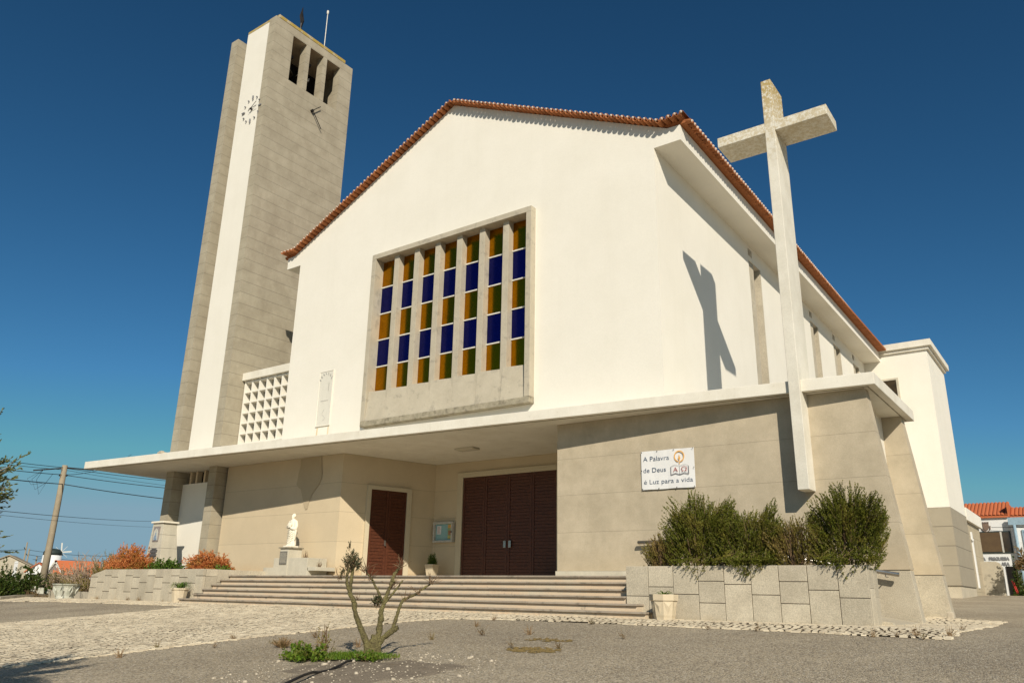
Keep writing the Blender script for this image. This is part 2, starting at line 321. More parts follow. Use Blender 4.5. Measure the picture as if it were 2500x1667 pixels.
def cobbles(name,poly,s,hole=None):
    mb=MB(); x0=min(p[0] for p in poly);x1=max(p[0] for p in poly);y0=min(p[1] for p in poly);y1=max(p[1] for p in poly)
    # bed (gridded so it follows the slope)
    step=.5; gx=int((x1-x0)/step)+1; gy=int((y1-y0)/step)+1
    y=y0; r=0
    while y<y1:
        h=s*random.uniform(.8,1.0); x=x0+random.uniform(0,s)
        while x<x1:
            wd=s*random.uniform(.75,1.35)
            wob=.13*math.sin(x*1.7+y*.5)+.03*math.sin(x*5.3)
            cx,cy=x+wd/2,y+h/2+wob
            if inside(cx,cy,poly) and not (hole and inside(cx,cy,hole)):
                z=gz(cx,cy); top=z+.0225+random.uniform(-.003,.004); g=.012+random.random()*.013; rot=random.uniform(-.18,.18)
                ca,sa=math.cos(rot),math.sin(rot); hx,hy=wd/2-g,h/2-.005; tx,ty=random.uniform(-.05,.05),random.uniform(-.05,.05)
                P0=[];P1=[]
                for ux,uy in ((-1,-1),(1,-1),(1,1),(-1,1)):
                    jx=random.uniform(.78,1.);jy=random.uniform(.78,1.)
                    lx,ly=hx*ux*jx,hy*uy*jy
                    P0.append((cx+lx*ca-ly*sa,cy+lx*sa+ly*ca,z+.002)); lx*=.92;ly*=.92
                    P1.append((cx+lx*ca-ly*sa,cy+lx*sa+ly*ca,top+lx*tx*.6+ly*ty*.6+.07*ly))
                b=len(mb.v); mb.v+=P0+P1; mb.f+=[(b,b+1,b+5,b+4),(b+1,b+2,b+6,b+5),(b+2,b+3,b+7,b+6),(b+3,b,b+4,b+7),(b+4,b+5,b+6,b+7)]; mb.m+=[0]*5
            x+=wd
        y+=h; r+=1
    # bed quads
    yy=sorted(set([y0,y1]+[v for v in (0.,4.) if y0<v<y1])); 
    nb=110
    for a in range(nb):
        xa=x0+(x1-x0)*a/nb; xb=x0+(x1-x0)*(a+1)/nb
        nyb=90
        for k in range(nyb):
            ya=y0+(y1-y0)*k/nyb; yb=y0+(y1-y0)*(k+1)/nyb
            if all(inside(px,py,poly) for px,py in ((xa,ya),(xb,ya),(xb,yb),(xa,yb))):
                mb.add([(xa,ya,gz(xa,ya)+.018),(xb,ya,gz(xb,ya)+.018),(xb,yb,gz(xb,yb)+.018),(xa,yb,gz(xa,yb)+.018)],[(0,1,2,3)],1)
    return tag(mb.build(name,[M['cobble'],M['bed']]),kind='structure')
cobbles('cobbled_path',[(-12.0,-13.),(-3.4,-13.),(-3.25,-5.5),(-3.0,-4.),(-2.75,-2.1),(-2.3,-1.35),(-.9,-1.05),(.7,-1.0),(3.8,-1.12),(5.6,-1.2),(7.4,-1.33),(7.42,1.2),(7.42,4.4),(7.45,6.1),(6.9,6.5),(6.2,7.0),(5.7,8.2),(5.7,2.),(5.7,.55),(-14.2,.55),(-15.5,.55),(-22.,.55),(-24.5,.4),(-25.9,-.2),(-25.2,-1.5),(-22.2,-1.6),(-20.4,-1.13),(-16.3,-.95),(-12.5,-.85),(-12.05,-3.)],.135)
# ------------------------------------------------------------------ church
XL,XR,YF=-15.28,.60,3.78
ch=thing('church',(-7.3,12,0),'white church with gabled front, tall mullioned window and long flat entrance canopy','church')
def zt(x):
    d=abs(x+7.33)
    return 17.66-.48*min(d,8.37) if d<8.37 else 13.64-.0*(d-8.37)
z0=5.30
WX0,WX1,WZ0,WZ1=-10.79,-3.63,5.88,12.37
mb=MB(); YB=4.25
def fy0(x): return 0
def col_poly(xa,xb,zb,zt_pts): return [(xa,zb),(xb,zb)]+zt_pts
mb.prism([(XL,z0),(WX0,z0),(WX0,zt(WX0)),(XL,zt(XL))],YF,YB)
mb.prism([(WX0,WZ1),(WX1,WZ1),(WX1,zt(WX1)),(-7.33,17.66),(WX0,zt(WX0))],YF,YB)
mb.prism([(WX0,z0),(WX1,z0),(WX1,WZ0),(WX0,WZ0)],YF,YB)
mb.prism([(WX1,z0),(XR,z0),(XR,zt(XR)),(WX1,zt(WX1))],YF,YB)
mb.build('facade_wall',M['plaster'],ch)
# eave boxes with soffits run the length of the nave
mb=MB(); mb.prism([(XR,13.13),(1.45,13.13),(1.45,13.62),(1.04,13.64),(XR,zt(XR))],YF,30.7,sh1=-.24)
mb.build('eave',M['plaster'],ch); mb=MB(); mb.prism([(-16.11,13.13),(XL,13.13),(XL,zt(XL)),(-15.7,13.64),(-16.11,13.62)],YF,30.7)
mb.build('eave',M['plaster'],ch)
# side wall with tall slot windows
def sx(y): return XR-.24*(y-YF)/27.
mb=MB(); slots=[(11.76+4.01*i,13.08+4.01*i) for i in range(5)]; ycur=YB; zs0,zs1=5.6,12.5
def wallseg(ya,yb,za,zb,d0=0.,d1=.5):
    mb.hexa([(sx(ya)-d1,ya,za),(sx(ya)-d0,ya,za),(sx(yb)-d0,yb,za),(sx(yb)-d1,yb,za),(sx(ya)-d1,ya,zb),(sx(ya)-d0,ya,zb),(sx(yb)-d0,yb,zb),(sx(yb)-d1,yb,zb)])
for a,b in slots:
    wallseg(ycur,a,0.,13.2); wallseg(a,b,0.,zs0); wallseg(a,b,zs1,12.68); wallseg(a+.45,b,12.68,12.98); wallseg(a,b,12.98,13.2); ycur=b
wallseg(ycur,30.7,0.,13.2)
mb.build('side_wall',M['plaster'],ch); mb=MB(); mb.box(XL,XL+.5,YB,30.7,0.,13.2)
mb.build('side_wall',M['plaster'],ch)
for a,b in slots:
    m1=MB(); x=sx(a); m1.box(x-.30,x-.04,a+.003,a+.60,zs0,zs1-.003)
    s=m1.build('slot_window',M['limestone'],ch)
    m1=MB(); m1.box(x-.49,x-.003,b-.09,b-.003,zs0,zs1-.003,0); m1.box(x-.34,x-.32,a+.60,b-.09,zs0,zs1-.003,1)
    m1.build('reveal',[M['granite'],M['bglass']],s)
    m1=MB(); m1.box(x-.4,x-.36,a,b,12.6,13.0); m1.build('vent',M['dark'],s)
# roof slabs
mb=MB()
for sg in (1,-1):
    a=(-7.33,17.70); e=(-7.33+sg*8.4,17.70-.48*8.4); f=(-7.33+sg*8.95,17.70-.48*8.4-.02)
    pts=[a,e,f,(f[0],f[1]+.10),(e[0],e[1]+.12),(a[0],a[1]+.12)]
    if sg<0: pts=pts[::-1]
    mb.prism(pts,YF+.02,30.75)
rf=mb.build('roof',M['tile'],ch)
# verge and eave tiles: hanging channels and mortared covers
def halftube(mb,c,ax,upv,side,r,L,lower,mi,th=.014,n=7):
    c=Vector(c);ax=Vector(ax);upv=Vector(upv);side=Vector(side); vs=[]
    for rr in (r,r-th):
        for e in (0,1):
            for k in range(n+1):
                a=math.pi*k/n; off=side*math.cos(a)*rr+upv*(math.sin(a)*rr*(-1 if lower else 1))
                vs.append(c+ax*(L*e)+off)
    m=n+1;fs=[]
    for k in range(n):
        fs.append((k,k+1,m+k+1,m+k)); fs.append((2*m+k,3*m+k,3*m+k+1,2*m+k+1)); fs.append((k,2*m+k,2*m+k+1,k+1)); fs.append((m+k,m+k+1,3*m+k+1,3*m+k))
    mb.add(vs,fs,mi)
tb=MB()
def blob(mb,c,r,mi,sy=.5,n=8):
    prof=[(.01,-1),(.7,-.7),(1,0),(.7,.7),(.01,1)]
    vs=[];
    for pr,pz in prof:
        for k in range(n): a=2*math.pi*k/n; vs.append((c[0]+pr*r*math.cos(a)*sy if sy!=.5 else c[0]+pr*r*math.cos(a),c[1]+pr*r*math.sin(a),c[2]+pz*r))
    fs=[(i*n+k,i*n+(k+1)%n,(i+1)*n+(k+1)%n,(i+1)*n+k) for i in range(4) for k in range(n)]
    mb.add(vs,fs,mi)
P_=.205
def verge_z(x):
    d=abs(x+7.33); return (17.66-.48*d if d<8.2 else 17.66-.48*8.2+.02*(d-8.2))+.075
cnt=int(8.9/ (P_*.90))
for sg in (1,-1):
    d=0.095
    while d<8.95:
        x=-7.33+sg*d; z=verge_z(x); fl=d>8.2; tilt=(-.48*sg if not fl else .15*sg); L=math.hypot(1,tilt)
        side=Vector((1/L,0,tilt/L)); upn=Vector((-tilt/L,0,1/L)); jz=random.uniform(-.006,.006)
        halftube(tb,(x,YF-.30+random.uniform(-.012,.012),z+jz+.02),(0,1,0),upn,side,.092,.5,True,0)
        dd=P_*.5/L*1.0; xc=x+sg*P_/2/L; zc=verge_z(xc)+.03
        halftube(tb,(xc,YF-.24+random.uniform(-.02,.02),zc),(0,1,0),upn,side,.078,.5,False,0)
        blob(tb,(xc,YF-.25,zc+.018),.043,1)
        d+=P_/L
y=YF+.1
while y<30.6:
    x=1.45-.24*(y-YF)/27.; sl=-.10
    j=random.uniform(-.012,.012)
    halftube(tb,(x+.34+j,y,13.715),(-1,0,.12),(0.12,0,1),(0,1,0),.092,.6,True,0)
    halftube(tb,(x+.29+j,y+P_/2,13.725),(-1,0,.12),(0.12,0,1),(0,1,0),.078,.7,False,0)
    blob(tb,(x+.29,y+P_/2,13.74),.055,1)
    y+=P_
y=YF+.1
while y<30.6:
    halftube(tb,(-16.35,y,13.73),(1,0,.12),(-0.12,0,1),(0,1,0),.092,.6,True,0)
    halftube(tb,(-16.30,y+P_/2,13.74),(1,0,.12),(-0.12,0,1),(0,1,0),.078,.6,False,0); y+=P_
tb.build('edge_tiles',[M['tile'],M['mortar']],rf)
# big window
FW=YF-.25; GY=FW+.42
mb=MB()
mb.box(WX0,WX1,FW,YF+.4,WZ1-.19,WZ1)
mb.box(WX0,WX0+.19,FW,YF+.4,WZ0+.2,WZ1-.19); mb.box(WX1-.20,WX1,FW,YF+.4,WZ0+.2,WZ1-.19)
wf=mb.build('great_window',M['limestone'],ch,bevel=.008)
mb=MB(); mb.box(WX0,WX1,FW-.003,YF+.3,WZ0,WZ0+.2); mb.build('window_sill',M['sill'],wf,bevel=.02)
mb=MB(); IX0,IX1,IZ0,IZ1=WX0+.19,WX1-.20,WZ0+.2,WZ1-.19
mw=.235; pit=.985; mx=[-9.79+pit*i for i in range(6)]
for x in mx: mb.box(x-.0,x+mw,FW+.16,GY+.05,IZ0+.75,IZ1)
for x in mx:  # small joints cut the mullions into stones
    pass
mb.build('mullion_set',M['limestone'],wf,bevel=.006)
mb=MB(); edges=[IX0]+[v for x in mx for v in (x,x+mw)]+[IX1]; bz=[11.15,10.12,9.12,8.11]
zg0=7.13
for i in range(7):
    a,b=edges[2*i],edges[2*i+1]; zz=[IZ1]+bz+[zg0]
    for k in range(5): mb.box(a,b,GY,GY+.02,zz[k+1]+.02,zz[k]-.02,k%2)
mb.build('stained_glass',[M['glass_y'],M['glass_b']],wf)
for z in bz:
    mb=MB(); mb.box(edges[0],edges[-1],GY-.03,GY+.03,z-.022,z+.022); mb.build('glazing_bar',M['wbar'],wf)
mb=MB(); cx=[IX0]+[x+mw*.5 for x in mx]+[IX1]
for i in range(7):
    a,b=cx[i]+.008,cx[i+1]-.008; yt=GY-.01-(.0); 
    mb.hexa([(a,FW+.02,IZ0),(b,FW+.02+.05,IZ0),(b,GY+.08,IZ0),(a,GY+.08,IZ0),(a,FW+.13,zg0+.02),(b,FW+.20,zg0),(b,GY+.08,zg0),(a,GY+.08,zg0+.02)])
mb.build('sill_panel',M['limestone'],wf,bevel=.005)
# dark backing so the panes do not look into the open nave
mb=MB(); mb.box(WX0,WX1,YF+.42,YF+.44,WZ0,WZ1); mb.build('backing',M['dark'],wf)
# canopy
CY=lambda x: 3.143+.083*x
mb=MB(); mb.plan([(-24.6,CY(-24.6)),(5.85,CY(5.85)),(5.85,8.34),(-.5,8.34),(-.5,9.),(-24.6,9.)],5.147,5.437)
cn=mb.build('entrance_canopy',M['canopy'],ch,bevel=.012)
mb=MB()
ring=[(-2.6,CY(-2.6)+.13),(5.70,CY(5.7)+.13),(5.70,8.2)]
mb.plan([(-23.6,CY(-23.6)+.16),(5.68,CY(5.68)+.16),(5.68,8.18),(5.655,8.18),(5.655,CY(5.68)+.185),(-23.6,CY(-23.6)+.185)],5.135,5.15); mb.build('drip_groove',M['sill'],cn)
mb=MB(); mb.box(-7.85,-7.08,5.2,5.62,5.075,5.147); mb.build('ceiling_lamp',M['pedestal'],cn,bevel=.01)
mb=MB(); mb.box(-19.86,-19.58,1.5,1.75,5.43,5.50); mb.box(-19.8,-19.62,1.52,1.66,5.50,5.54); mb.build('rubble',M['stone'],cn,bevel=.03)
# porch walls
mb=MB(); mb.plan([(-18.60,3.90),(-11.94,3.97),(-10.81,7.68),(-2.6,7.69),(-2.6,8.1),(-11.15,8.1),(-12.2,4.35),(-18.6,4.35)],.85,5.19); mb.build('porch_wall',M['porch'],ch)
mb=MB(); mb.plan([(-18.6,3.86),(-11.91,3.93),(-11.67,4.72),(-11.71,4.76),(-11.96,4.0),(-18.6,3.92)],.9,1.06); mb.plan([(-10.99,6.95),(-10.77,7.64),(-9.7,7.64),(-9.7,7.69),(-10.82,7.69),(-11.03,6.96)],.9,1.06)
mb.build('skirting',M['porch'],ch)
# water stain is a darker patch of render on the wall above the statue
def stain(name,poly,y,mat,par):
    mb=MB(); mb.prism(poly,y-.004,y,0); return mb.build(name,mat,par)
M['stain']=surf('damp_stain',(.49,.40,.265),(.45,.365,.24),ns=2,fine=40)
stain('water_stain',[(-14.30,4.32),(-14.33,4.18),(-14.22,4.08),(-14.05,3.98),(-13.93,3.7),(-13.80,3.36),(-13.70,3.24),(-13.60,3.26),(-13.54,3.5),(-13.40,3.80),(-13.22,3.98),(-13.08,4.12),(-13.0,4.3),(-12.97,4.5),(-13.03,4.75),(-13.08,5.14),(-14.22,5.14),(-14.20,4.85),(-14.27,4.6)],3.935,M['stain'],ch)
# small door on the slanting wall
dA=Vector((-11.94,3.97,0)); dB=Vector((-10.81,7.67,0)); dd=(dB-dA).normalized(); dn=Vector((dd.y,-dd.x,0))  # outwards
def dbox(mb,s0,s1,o0,o1,za,zb,mi=0):
    p=[]
    for z in (za,zb):
        for s,o in ((s0,o1),(s1,o1),(s1,o0),(s0,o0)):
            q=dA+dd*s+dn*o; p.append((q.x,q.y,z))
    mb.hexa(p,mi)
S0,S1=1.16,2.63
mb=MB(); dbox(mb,S0-.16,S0,-.02,.09,.9,4.12); dbox(mb,S1,S1+.20,-.02,.09,.9,4.12); dbox(mb,S0,S1,-.02,.09,3.98,4.12); dbox(mb,S0-.16,S1+.2,-.02,.12,.9,1.0)
M['frame']=surf('door_surround',(.60,.52,.37),(.53,.46,.32),ns=2,fine=40); sd=mb.build('side_door',M['frame'],ch,bevel=.008)
def louvre_leaf(box,s0,s1,za,zb,n,par,name='door_leaf',o=.0):
    mb=MB(); st=.09
    box(mb,s0,s0+st,o+.0,o+.055,za,zb); box(mb,s1-st,s1,o+.0,o+.055,za,zb); box(mb,s0+st,s1-st,o+.0,o+.055,za,za+.14); box(mb,s0+st,s1-st,o+.0,o+.055,zb-.12,zb)
    h=(zb-za-.26)/n
    for i in range(n):
        z=za+.14+h*i; box(mb,s0+st,s1-st,o+.005,o+.038,z+.006,z+h-.006)
    box(mb,s0+st,s1-st,o-.005,o+.006,za+.1,zb-.1)
    return mb.build(name,M['wood'],par,bevel=.004)
sm=(S0+S1)/2
louvre_leaf(dbox,S0+.005,sm-.004,1.0,3.98,24,sd); louvre_leaf(dbox,sm+.004,S1-.005,1.0,3.98,24,sd)
mb=MB(); dbox(mb,sm-.10,sm-.04,.055,.09,2.05,2.22); dbox(mb,sm-.085,sm-.05,.06,.14,2.02,2.07); mb.build('door_handle',M['steel'],sd)
# main doors
def ybox(mb,s0,s1,o0,o1,za,zb,mi=0): mb.box(s0,s1,7.68-o1,7.68-o0,za,zb,mi)
mb=MB(); ybox(mb,-9.65,-9.39,-.02,.09,.9,4.74); ybox(mb,-5.27,-5.0,-.02,.09,.9,4.74); ybox(mb,-9.39,-5.27,-.02,.09,4.55,4.74)
md=mb.build('main_door',M['frame'],ch,bevel=.008)
for i in range(4): louvre_leaf(ybox,-9.385+1.03*i,-9.385+1.03*(i+1)-.008,.92,4.55,30,md)
mb=MB(); ybox(mb,-7.47,-7.36,.055,.11,2.0,2.24); ybox(mb,-7.25,-7.14,.055,.11,2.0,2.24); mb.build('door_handle',M['steel'],md,bevel=.01)
# right block with battered buttresses
BY=lambda x:.015*x
mb=MB(); mb.prism([(-2.79,1.08),(6.045,1.10),(5.56,5.19),(-2.79,5.19)],3.815,4.30,fy=BY)
mb.box(-2.79,-2.45,4.30,7.7,.9,5.19)
mb.prism([(4.9,1.1),(6.13,1.10),(5.645,5.19),(4.9,5.19)],7.48,7.92)
mb.build('annex_wall',M['block'],ch)
mb=MB(); mb.box(4.9,5.18,4.3,7.48,0,5.19); mb.box(4.6,5.0,7.92,8.33,0,5.19); mb.build('annex_recess',M['canopy'],ch)
mb=MB(); mb.prism([(-2.83,.88),(1.2,.88),(1.2,1.08),(-2.83,1.08)],3.785,4.2,fy=BY); mb.build('block_skirting',M['pedestal'],ch)
mb=MB(); mb.prism([(1.2,-.1),(6.16,-.1),(6.03,1.085),(1.2,1.08)],3.84,4.30,fy=BY); mb.build('plinth',M['granite'],ch,bevel=.01); mb=MB(); mb.prism([(4.9,-.1),(6.24,-.1),(6.11,1.085),(4.9,1.085)],7.50,7.95)
mb.build('plinth',M['granite'],ch,bevel=.01)
# facade plaque
mb=MB(); mb.box(-13.36,-12.62,YF-.03,YF,6.2,8.29); pq=mb.build('plaque',M['plaque'],ch,bevel=.004)
mb=MB()
for z in (6.2,8.27): mb.box(-13.37,-12.61,YF-.045,YF-.03,z,z+.025)
for x in (-13.37,-12.63): mb.box(x,x+.02,YF-.045,YF-.03,6.225,8.27)
mb.build('rim',M['plaster'],pq)
mb=MB() 
for k in range(7): a=math.pi*(.12+.76*k/6); mb.tube([(-12.99+.30*math.cos(a),YF-.036,7.83+.33*math.sin(a)),(-12.99+.36*math.cos(a+.1),YF-.036,7.9+.33*math.sin(a+.1))],.018,4)
mb.tube([(-12.85,YF-.036,7.5+.03*k) if k%2 else (-12.80,YF-.036,7.5+.03*k) for k in range(12)],.004,4); mb.tube([(-13.2+.04*k,YF-.036,7.15+.03*math.sin(k*2.7)) for k in range(11)],.006,4)
mb.tube([(-13.0+.13*math.sin(k*.6)*(1-k/16),YF-.036,6.4+.035*k) for k in range(13)],.004,4)
mb.build('carved_ornament',plain('carved_grey',(.42,.41,.38),.7),pq)
mb=MB(); mb.prism([(-13.36,5.45),(-13.27,5.45),(-13.25,6.17),(-13.32,6.17)],YF-.003,YF); M['rust']=surf('rust_run',(.70,.56,.36),(.75,.66,.49),ns=3); mb.build('rust_stain',M['rust'],pq); mb=MB(); mb.prism([(-12.75,5.45),(-12.68,5.45),(-12.66,6.17),(-12.72,6.17)],YF-.003,YF)
mb.build('rust_stain',M['rust'],pq)
# breeze block screen
GX0,GX1,GY0=-18.72,-15.30,4.22
mb=MB(); 
nx_,pitx=7,.482; nz_,pitz=8,.437; zt_=8.80
for i in range(nx_+1): mb.box(GX0+.05+pitx*i,GX0+.12+pitx*i,GY0,GY0+.26,5.3,zt_)
for k in range(nz_+1):
    z=zt_-.06-pitz*k
    if z<5.35: break
    for i in range(nx_): mb.box(GX0+.12+pitx*i,GX0+.05+pitx*(i+1),GY0+.002,GY0+.26,z-.04,z+.03)
sc=mb.build('pierced_screen',M['plaster'],ch)
mb=MB(); mb.box(GX0,GX1+.05,GY0+.26,GY0+.3,5.3,zt_); mb.build('screen_glass',M['wglass'],sc)
mb=MB(); mb.box(GX0,GX1+.02,GY0-.12,GY0+.5,zt_,zt_+.32); mb.build('screen_coping',M['canopy'],sc,bevel=.01)
# apse
mb=MB(); mb.box(-6,3.56,30.7,36.4,5.1,13.45); mb.build('apse_wall',M['plaster'],ch)
mb=MB(); mb.box(-6.2,3.83,30.45,36.7,13.62,13.97); mb.box(-6.1,3.68,30.58,36.52,13.45,13.62); mb.build('apse_coping',M['canopy'],ch,bevel=.01)
mb=MB(); mb.box(-6,3.575,30.68,36.42,1.27,5.1); mb.build('apse_base',surf('apse_render',(.37,.325,.245),(.31,.27,.2),ns=1.1,fine=50,bump=.3,joint=(5.10,.955),jw=.02,finamt=.2),ch)
mb=MB(); mb.box(-6,3.53,30.73,36.4,0,1.27); mb.build('apse_plinth',M['granite'],ch)
mb=MB(); mb.box(1.15,1.99,30.62,30.72,10.8,12.09); aw=mb.build('apse_window',M['pedestal'],ch)
mb=MB(); mb.box(1.2,1.88,30.60,30.64,10.9,11.98); mb.build('pane',M['bglass'],aw)
# low sacristy wing behind the apse
mb=MB(); mb.box(0,3.45,36.4,42.8,.5,4.9); mb.build('sacristy_wall',M['render'],ch)
mb=MB(); mb.box(0,3.62,36.45,43.1,4.93,5.62); mb.build('sacristy_roof',M['plaster'],ch)
mb=MB(); mb.box(3.45,3.52,38.2,38.5,1.3,4.4); mb.box(3.5,3.58,38.1,38.25,3.9,4.0); mb.build('downpipe',M['wall2'],ch)
# ------------------------------------------------------------------ bell tower
TX,TXL,TY0,TY1=-18.73,-22.27,3.455,8.44
bt=thing('bell_tower',(-20.5,6,0),'tall grey rendered bell tower with white front strip and clock, left of the church','tower')
mb=MB(); zb0,zb1=23.95,26.5
mb.box(-19.23,TX,TY0,4.55,0,26.96); mb.box(-20.93,-19.23,TY0+.35,4.55,5.2,26.9)   # front part
mb.box(-20.93,TX,4.55,TY1,0,zb0)                       # body below the belfry
for a,b in ((5.39,5.64),(6.49,6.73),(7.6,TY1)): mb.box(TX-.46,TX,a,b,zb0,zb1)
mb.box(-20.93,TX-.46,7.95,TY1,zb0,zb1); mb.box(-20.93,-20.55,4.55,7.95,zb0,zb1)
mb.box(-20.93,TX,4.55,TY1,zb1,26.96)
mb.build('shaft',M['tower'],bt)
mb=MB(); mb.box(-20.93,-19.235,TY0+.02,TY0+.35,5.2,26.82); mb.build('white_strip',M['plaster'],bt)
mb=MB(); mb.box(-20.93,-19.235,TY0+.012,4.5,26.82,26.97); mb.box(-20.8,TX+.02,3.62,7.9,26.96,27.14); mb.build('coping',M['towercap'],bt,bevel=.02)
mb=MB(); mb.box(TXL,-21.73,TY0,4.4,0,26.95); mb.box(TXL,-20.93,4.4,TY1,0,26.9); mb.build('side_pier',M['tower'],bt)
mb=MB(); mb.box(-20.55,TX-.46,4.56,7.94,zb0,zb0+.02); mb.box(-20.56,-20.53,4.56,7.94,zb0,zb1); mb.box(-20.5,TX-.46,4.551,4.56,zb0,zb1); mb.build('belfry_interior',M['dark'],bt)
for yb,zb,s in ((4.97,25.25,.42),(6.07,25.5,.36)):
    m1=MB(); m1.lathe([(.05*s,zb+1.*s),(.35*s,zb+.97*s),(.5*s,zb+.75*s),(.62*s,zb+.2*s),(.95*s,zb-.45*s),(1.02*s,zb-.6*s),(.9*s,zb-.6*s)],-19.75,yb,20); b_=m1.build('bell',M['bronze'],bt,smooth=True)
    m1=MB(); m1.box(-20.3,-19.2,yb-.06,yb+.06,zb+s,zb+s+.14); m1.build('headstock',M['iron'],b_)
m1=MB(); m1.box(-19.32,-19.26,6.02,6.12,25.0,25.06); m1.box(-19.3,-19.27,6.12,6.15,25.06,25.2); m1.build('floodlight',M['wbar'],bt)
# clock on the white strip
ccx,ccz,cr=-19.72,22.05,.62
m1=MB(); m1.tube([(ccx,TY0+.02,ccz),(ccx,TY0-.10,ccz)],.05,10)
ck=m1.build('clock',M['iron'],bt)
for h in range(12):
    a=math.pi/2-h*math.pi/6; x=ccx+cr*math.cos(a); z=ccz+cr*1.03*math.sin(a); big=h%3==0
    m1=MB(); ln=.10 if big else .035; wd=.028 if big else .03
    ux,uz=math.cos(a),math.sin(a)
    p=[(x+ux*l+(-uz)*wd*s_ ,z+uz*l+ux*wd*s_) for l,s_ in ((-ln,-1),(-ln,1),(ln,1),(ln,-1))]
    m1.prism(p,TY0-.05,TY0-.0); m1.build('hour_mark',M['inkg'],ck)
for dx,dz,bk in ((.40,.26,-.13),(.42,.02,-.10)):
    m1=MB(); m1.tube([(ccx+dx*bk*3,TY0-.09,ccz+dz*bk*3-.12*0),(ccx,TY0-.09,ccz),(ccx+dx,TY0-.09,ccz+dz)],.013,5); m1.build('clock_hand',M['iron'],ck)
# clock hands on the side face
m1=MB(); m1.tube([(TX,6.09,23.05),(TX+.13,6.09,23.05)],.07,10); c2=m1.build('side_clock',M['iron'],bt)
for y,z in ((6.53,23.50),(6.70,22.30)):
    m1=MB(); m1.tube([(TX+.12,6.09,23.05),(TX+.12,y,z)],.022,5); m1.build('clock_hand',M['iron'],c2)
m1=MB(); m1.tube([(-19.23,6.83,27.1),(-19.23,6.83,29.65)],.022,6); lr=m1.build('lightning_rod',M['wbar'],bt)
m1=MB(); m1.lathe([(.03,29.6),(.055,29.65),(.06,29.8),(.03,29.85)],-19.23,6.83,8); m1.build('rod_tip',M['wbar'],lr)
m1=MB(); m1.tube([(-19.7,5.6,27.1),(-19.7,5.6,28.4)],.05,6)
for k in range(9):
    a=k*.7; m1.tube([(-19.7,5.6,28.0+.05*k),(-19.7+.10*math.cos(a),5.6+.10*math.sin(a),28.5+.06*k),(-19.7+.03*math.cos(a),5.6+.03*math.sin(a),28.95+.06*k)],[.03,.035,.006],5)
m1.build('weather_vane',M['black'],bt)
# below the canopy the white strip becomes a recessed panel with posts over it; a near-black sheet paints the gap's shade
mb=MB(); mb.box(-21.73,-19.23,3.95,4.3,.6,4.64); mb.build('lower_panel',M['plaster'],bt)
mb=MB(); mb.box(-21.73,-19.23,4.25,4.3,4.64,5.14); mb.build('upper_gap',M['dark'],bt)
for x in (-21.35,-20.92,-20.36,-19.8):
    mb=MB(); mb.box(x,x+.12,3.98,4.2,4.64,5.16); mb.build('post',M['porch'],bt)
# ------------------------------------------------------------------ cross
cr_=thing('cross',(4.13,3.6,2.84),'tall weathered white concrete cross fixed to the front of the church','cross')
mb=MB(); mb.box(3.996,4.258,3.363,4.328,2.84,13.79); mb.build('upright',M['crossm'],cr_,bevel=.012)
mb=MB(); mb.box(2.69,3.996,3.366,4.325,12.205,12.497); mb.box(4.258,5.583,3.366,4.325,12.205,12.497); mb.build('arm',M['crossm'],cr_,bevel=.012)
# ------------------------------------------------------------------ steps
st=thing('entrance_steps',(-6.5,.8,0),'broad flight of six stone steps up to the porch','steps')
XLs=[-14.72,-14.45,-14.40,-14.40,-14.40,-14.40]; XRs=[1.74,1.39,.96,.96,.96,.96]
for k in range(6):
    yf=.31*k; z=.15*(k+1); mb=MB(); mb.box(XLs[k]+.02,XRs[k]-.03,yf+.055,yf+.31+.06,-.12 if k==0 else z-.15-.02,z-.045); s_k=mb.build('step',M['stepr'],st)
    mb=MB(); x=XLs[k]
    while x<XRs[k]-.01:
        x2=min(XRs[k],x+random.uniform(1.5,1.9)); 
        if XRs[k]-x2<.5: x2=XRs[k]
        mb.box(x,x2-.006,yf+random.uniform(-.004,.004),yf+.36,z-.042,z+random.uniform(-.003,.002)); x=x2
    mb.build('tread',M['stept'],s_k,bevel=.008)
mb=MB(); mb.box(-18.7,1.2,1.9,7.69,.5,.895); mb.build('landing',M['floor'],st)
# ------------------------------------------------------------------ planter walls
def panel_face(mb,cols,splits,y0,y1,ztop,zbot):
    for i in range(len(cols)-1):
        zz=[ztop]+list(splits[i])+[zbot]
        for k in range(len(zz)-1):
            mb.box(cols[i]+.006,cols[i+1]-.006,y0+random.uniform(0,.008),y1,zz[k+1]+.006,zz[k]-(.006 if k else 0))
pw=thing('planter_wall',(3.4,1.1,0),'raised stone planter right of the steps, faced with large staggered slabs','planter')
mb=MB(); cols=[.97,1.50,2.07,2.62,3.17,3.72,4.27,4.81,5.36,5.89]
mq=MB(); mq.box(.985,5.87,.665,.75,-.1,1.05); mq.build('mortar',M['bed'],pw)
panel_face(mb,cols,[[.46],[.65],[.51],[.77,.35],[.71],[.52],[.77,.37],[.62],[.49]],.64,.75,1.07,-.1); 
for ya,yb,zz in ((.76,1.08,(1.07,.66,-.1)),(1.09,1.42,(1.07,.5,-.1))):
    for k in range(2): mb.box(5.80,5.886,ya,yb,zz[k+1]+.004,zz[k])
mb.build('facing_slab',M['granite'],pw,bevel=.006)
mb=MB(); mb.box(1.0,5.8,.75,1.42,-.1,1.0); mb.build('core',M['sill'],pw)
mb=MB(); mb.box(1.02,5.79,.76,1.40,1.0,1.045); mb.build('soil_bed',M['soil'],pw)
lw=thing('long_planter_wall',(-18,1.5,0),'low stone planter left of the steps with a sloping left end','planter')
mq=MB(); mq.box(-20.6,-14.44,.616,.70,-.1,1.05); mq.box(-21.48,-20.55,.616,.70,-.1,.86); mq.box(-14.52,-14.44,.73,3.5,-.1,1.05); mq.build('mortar',M['bed'],lw)
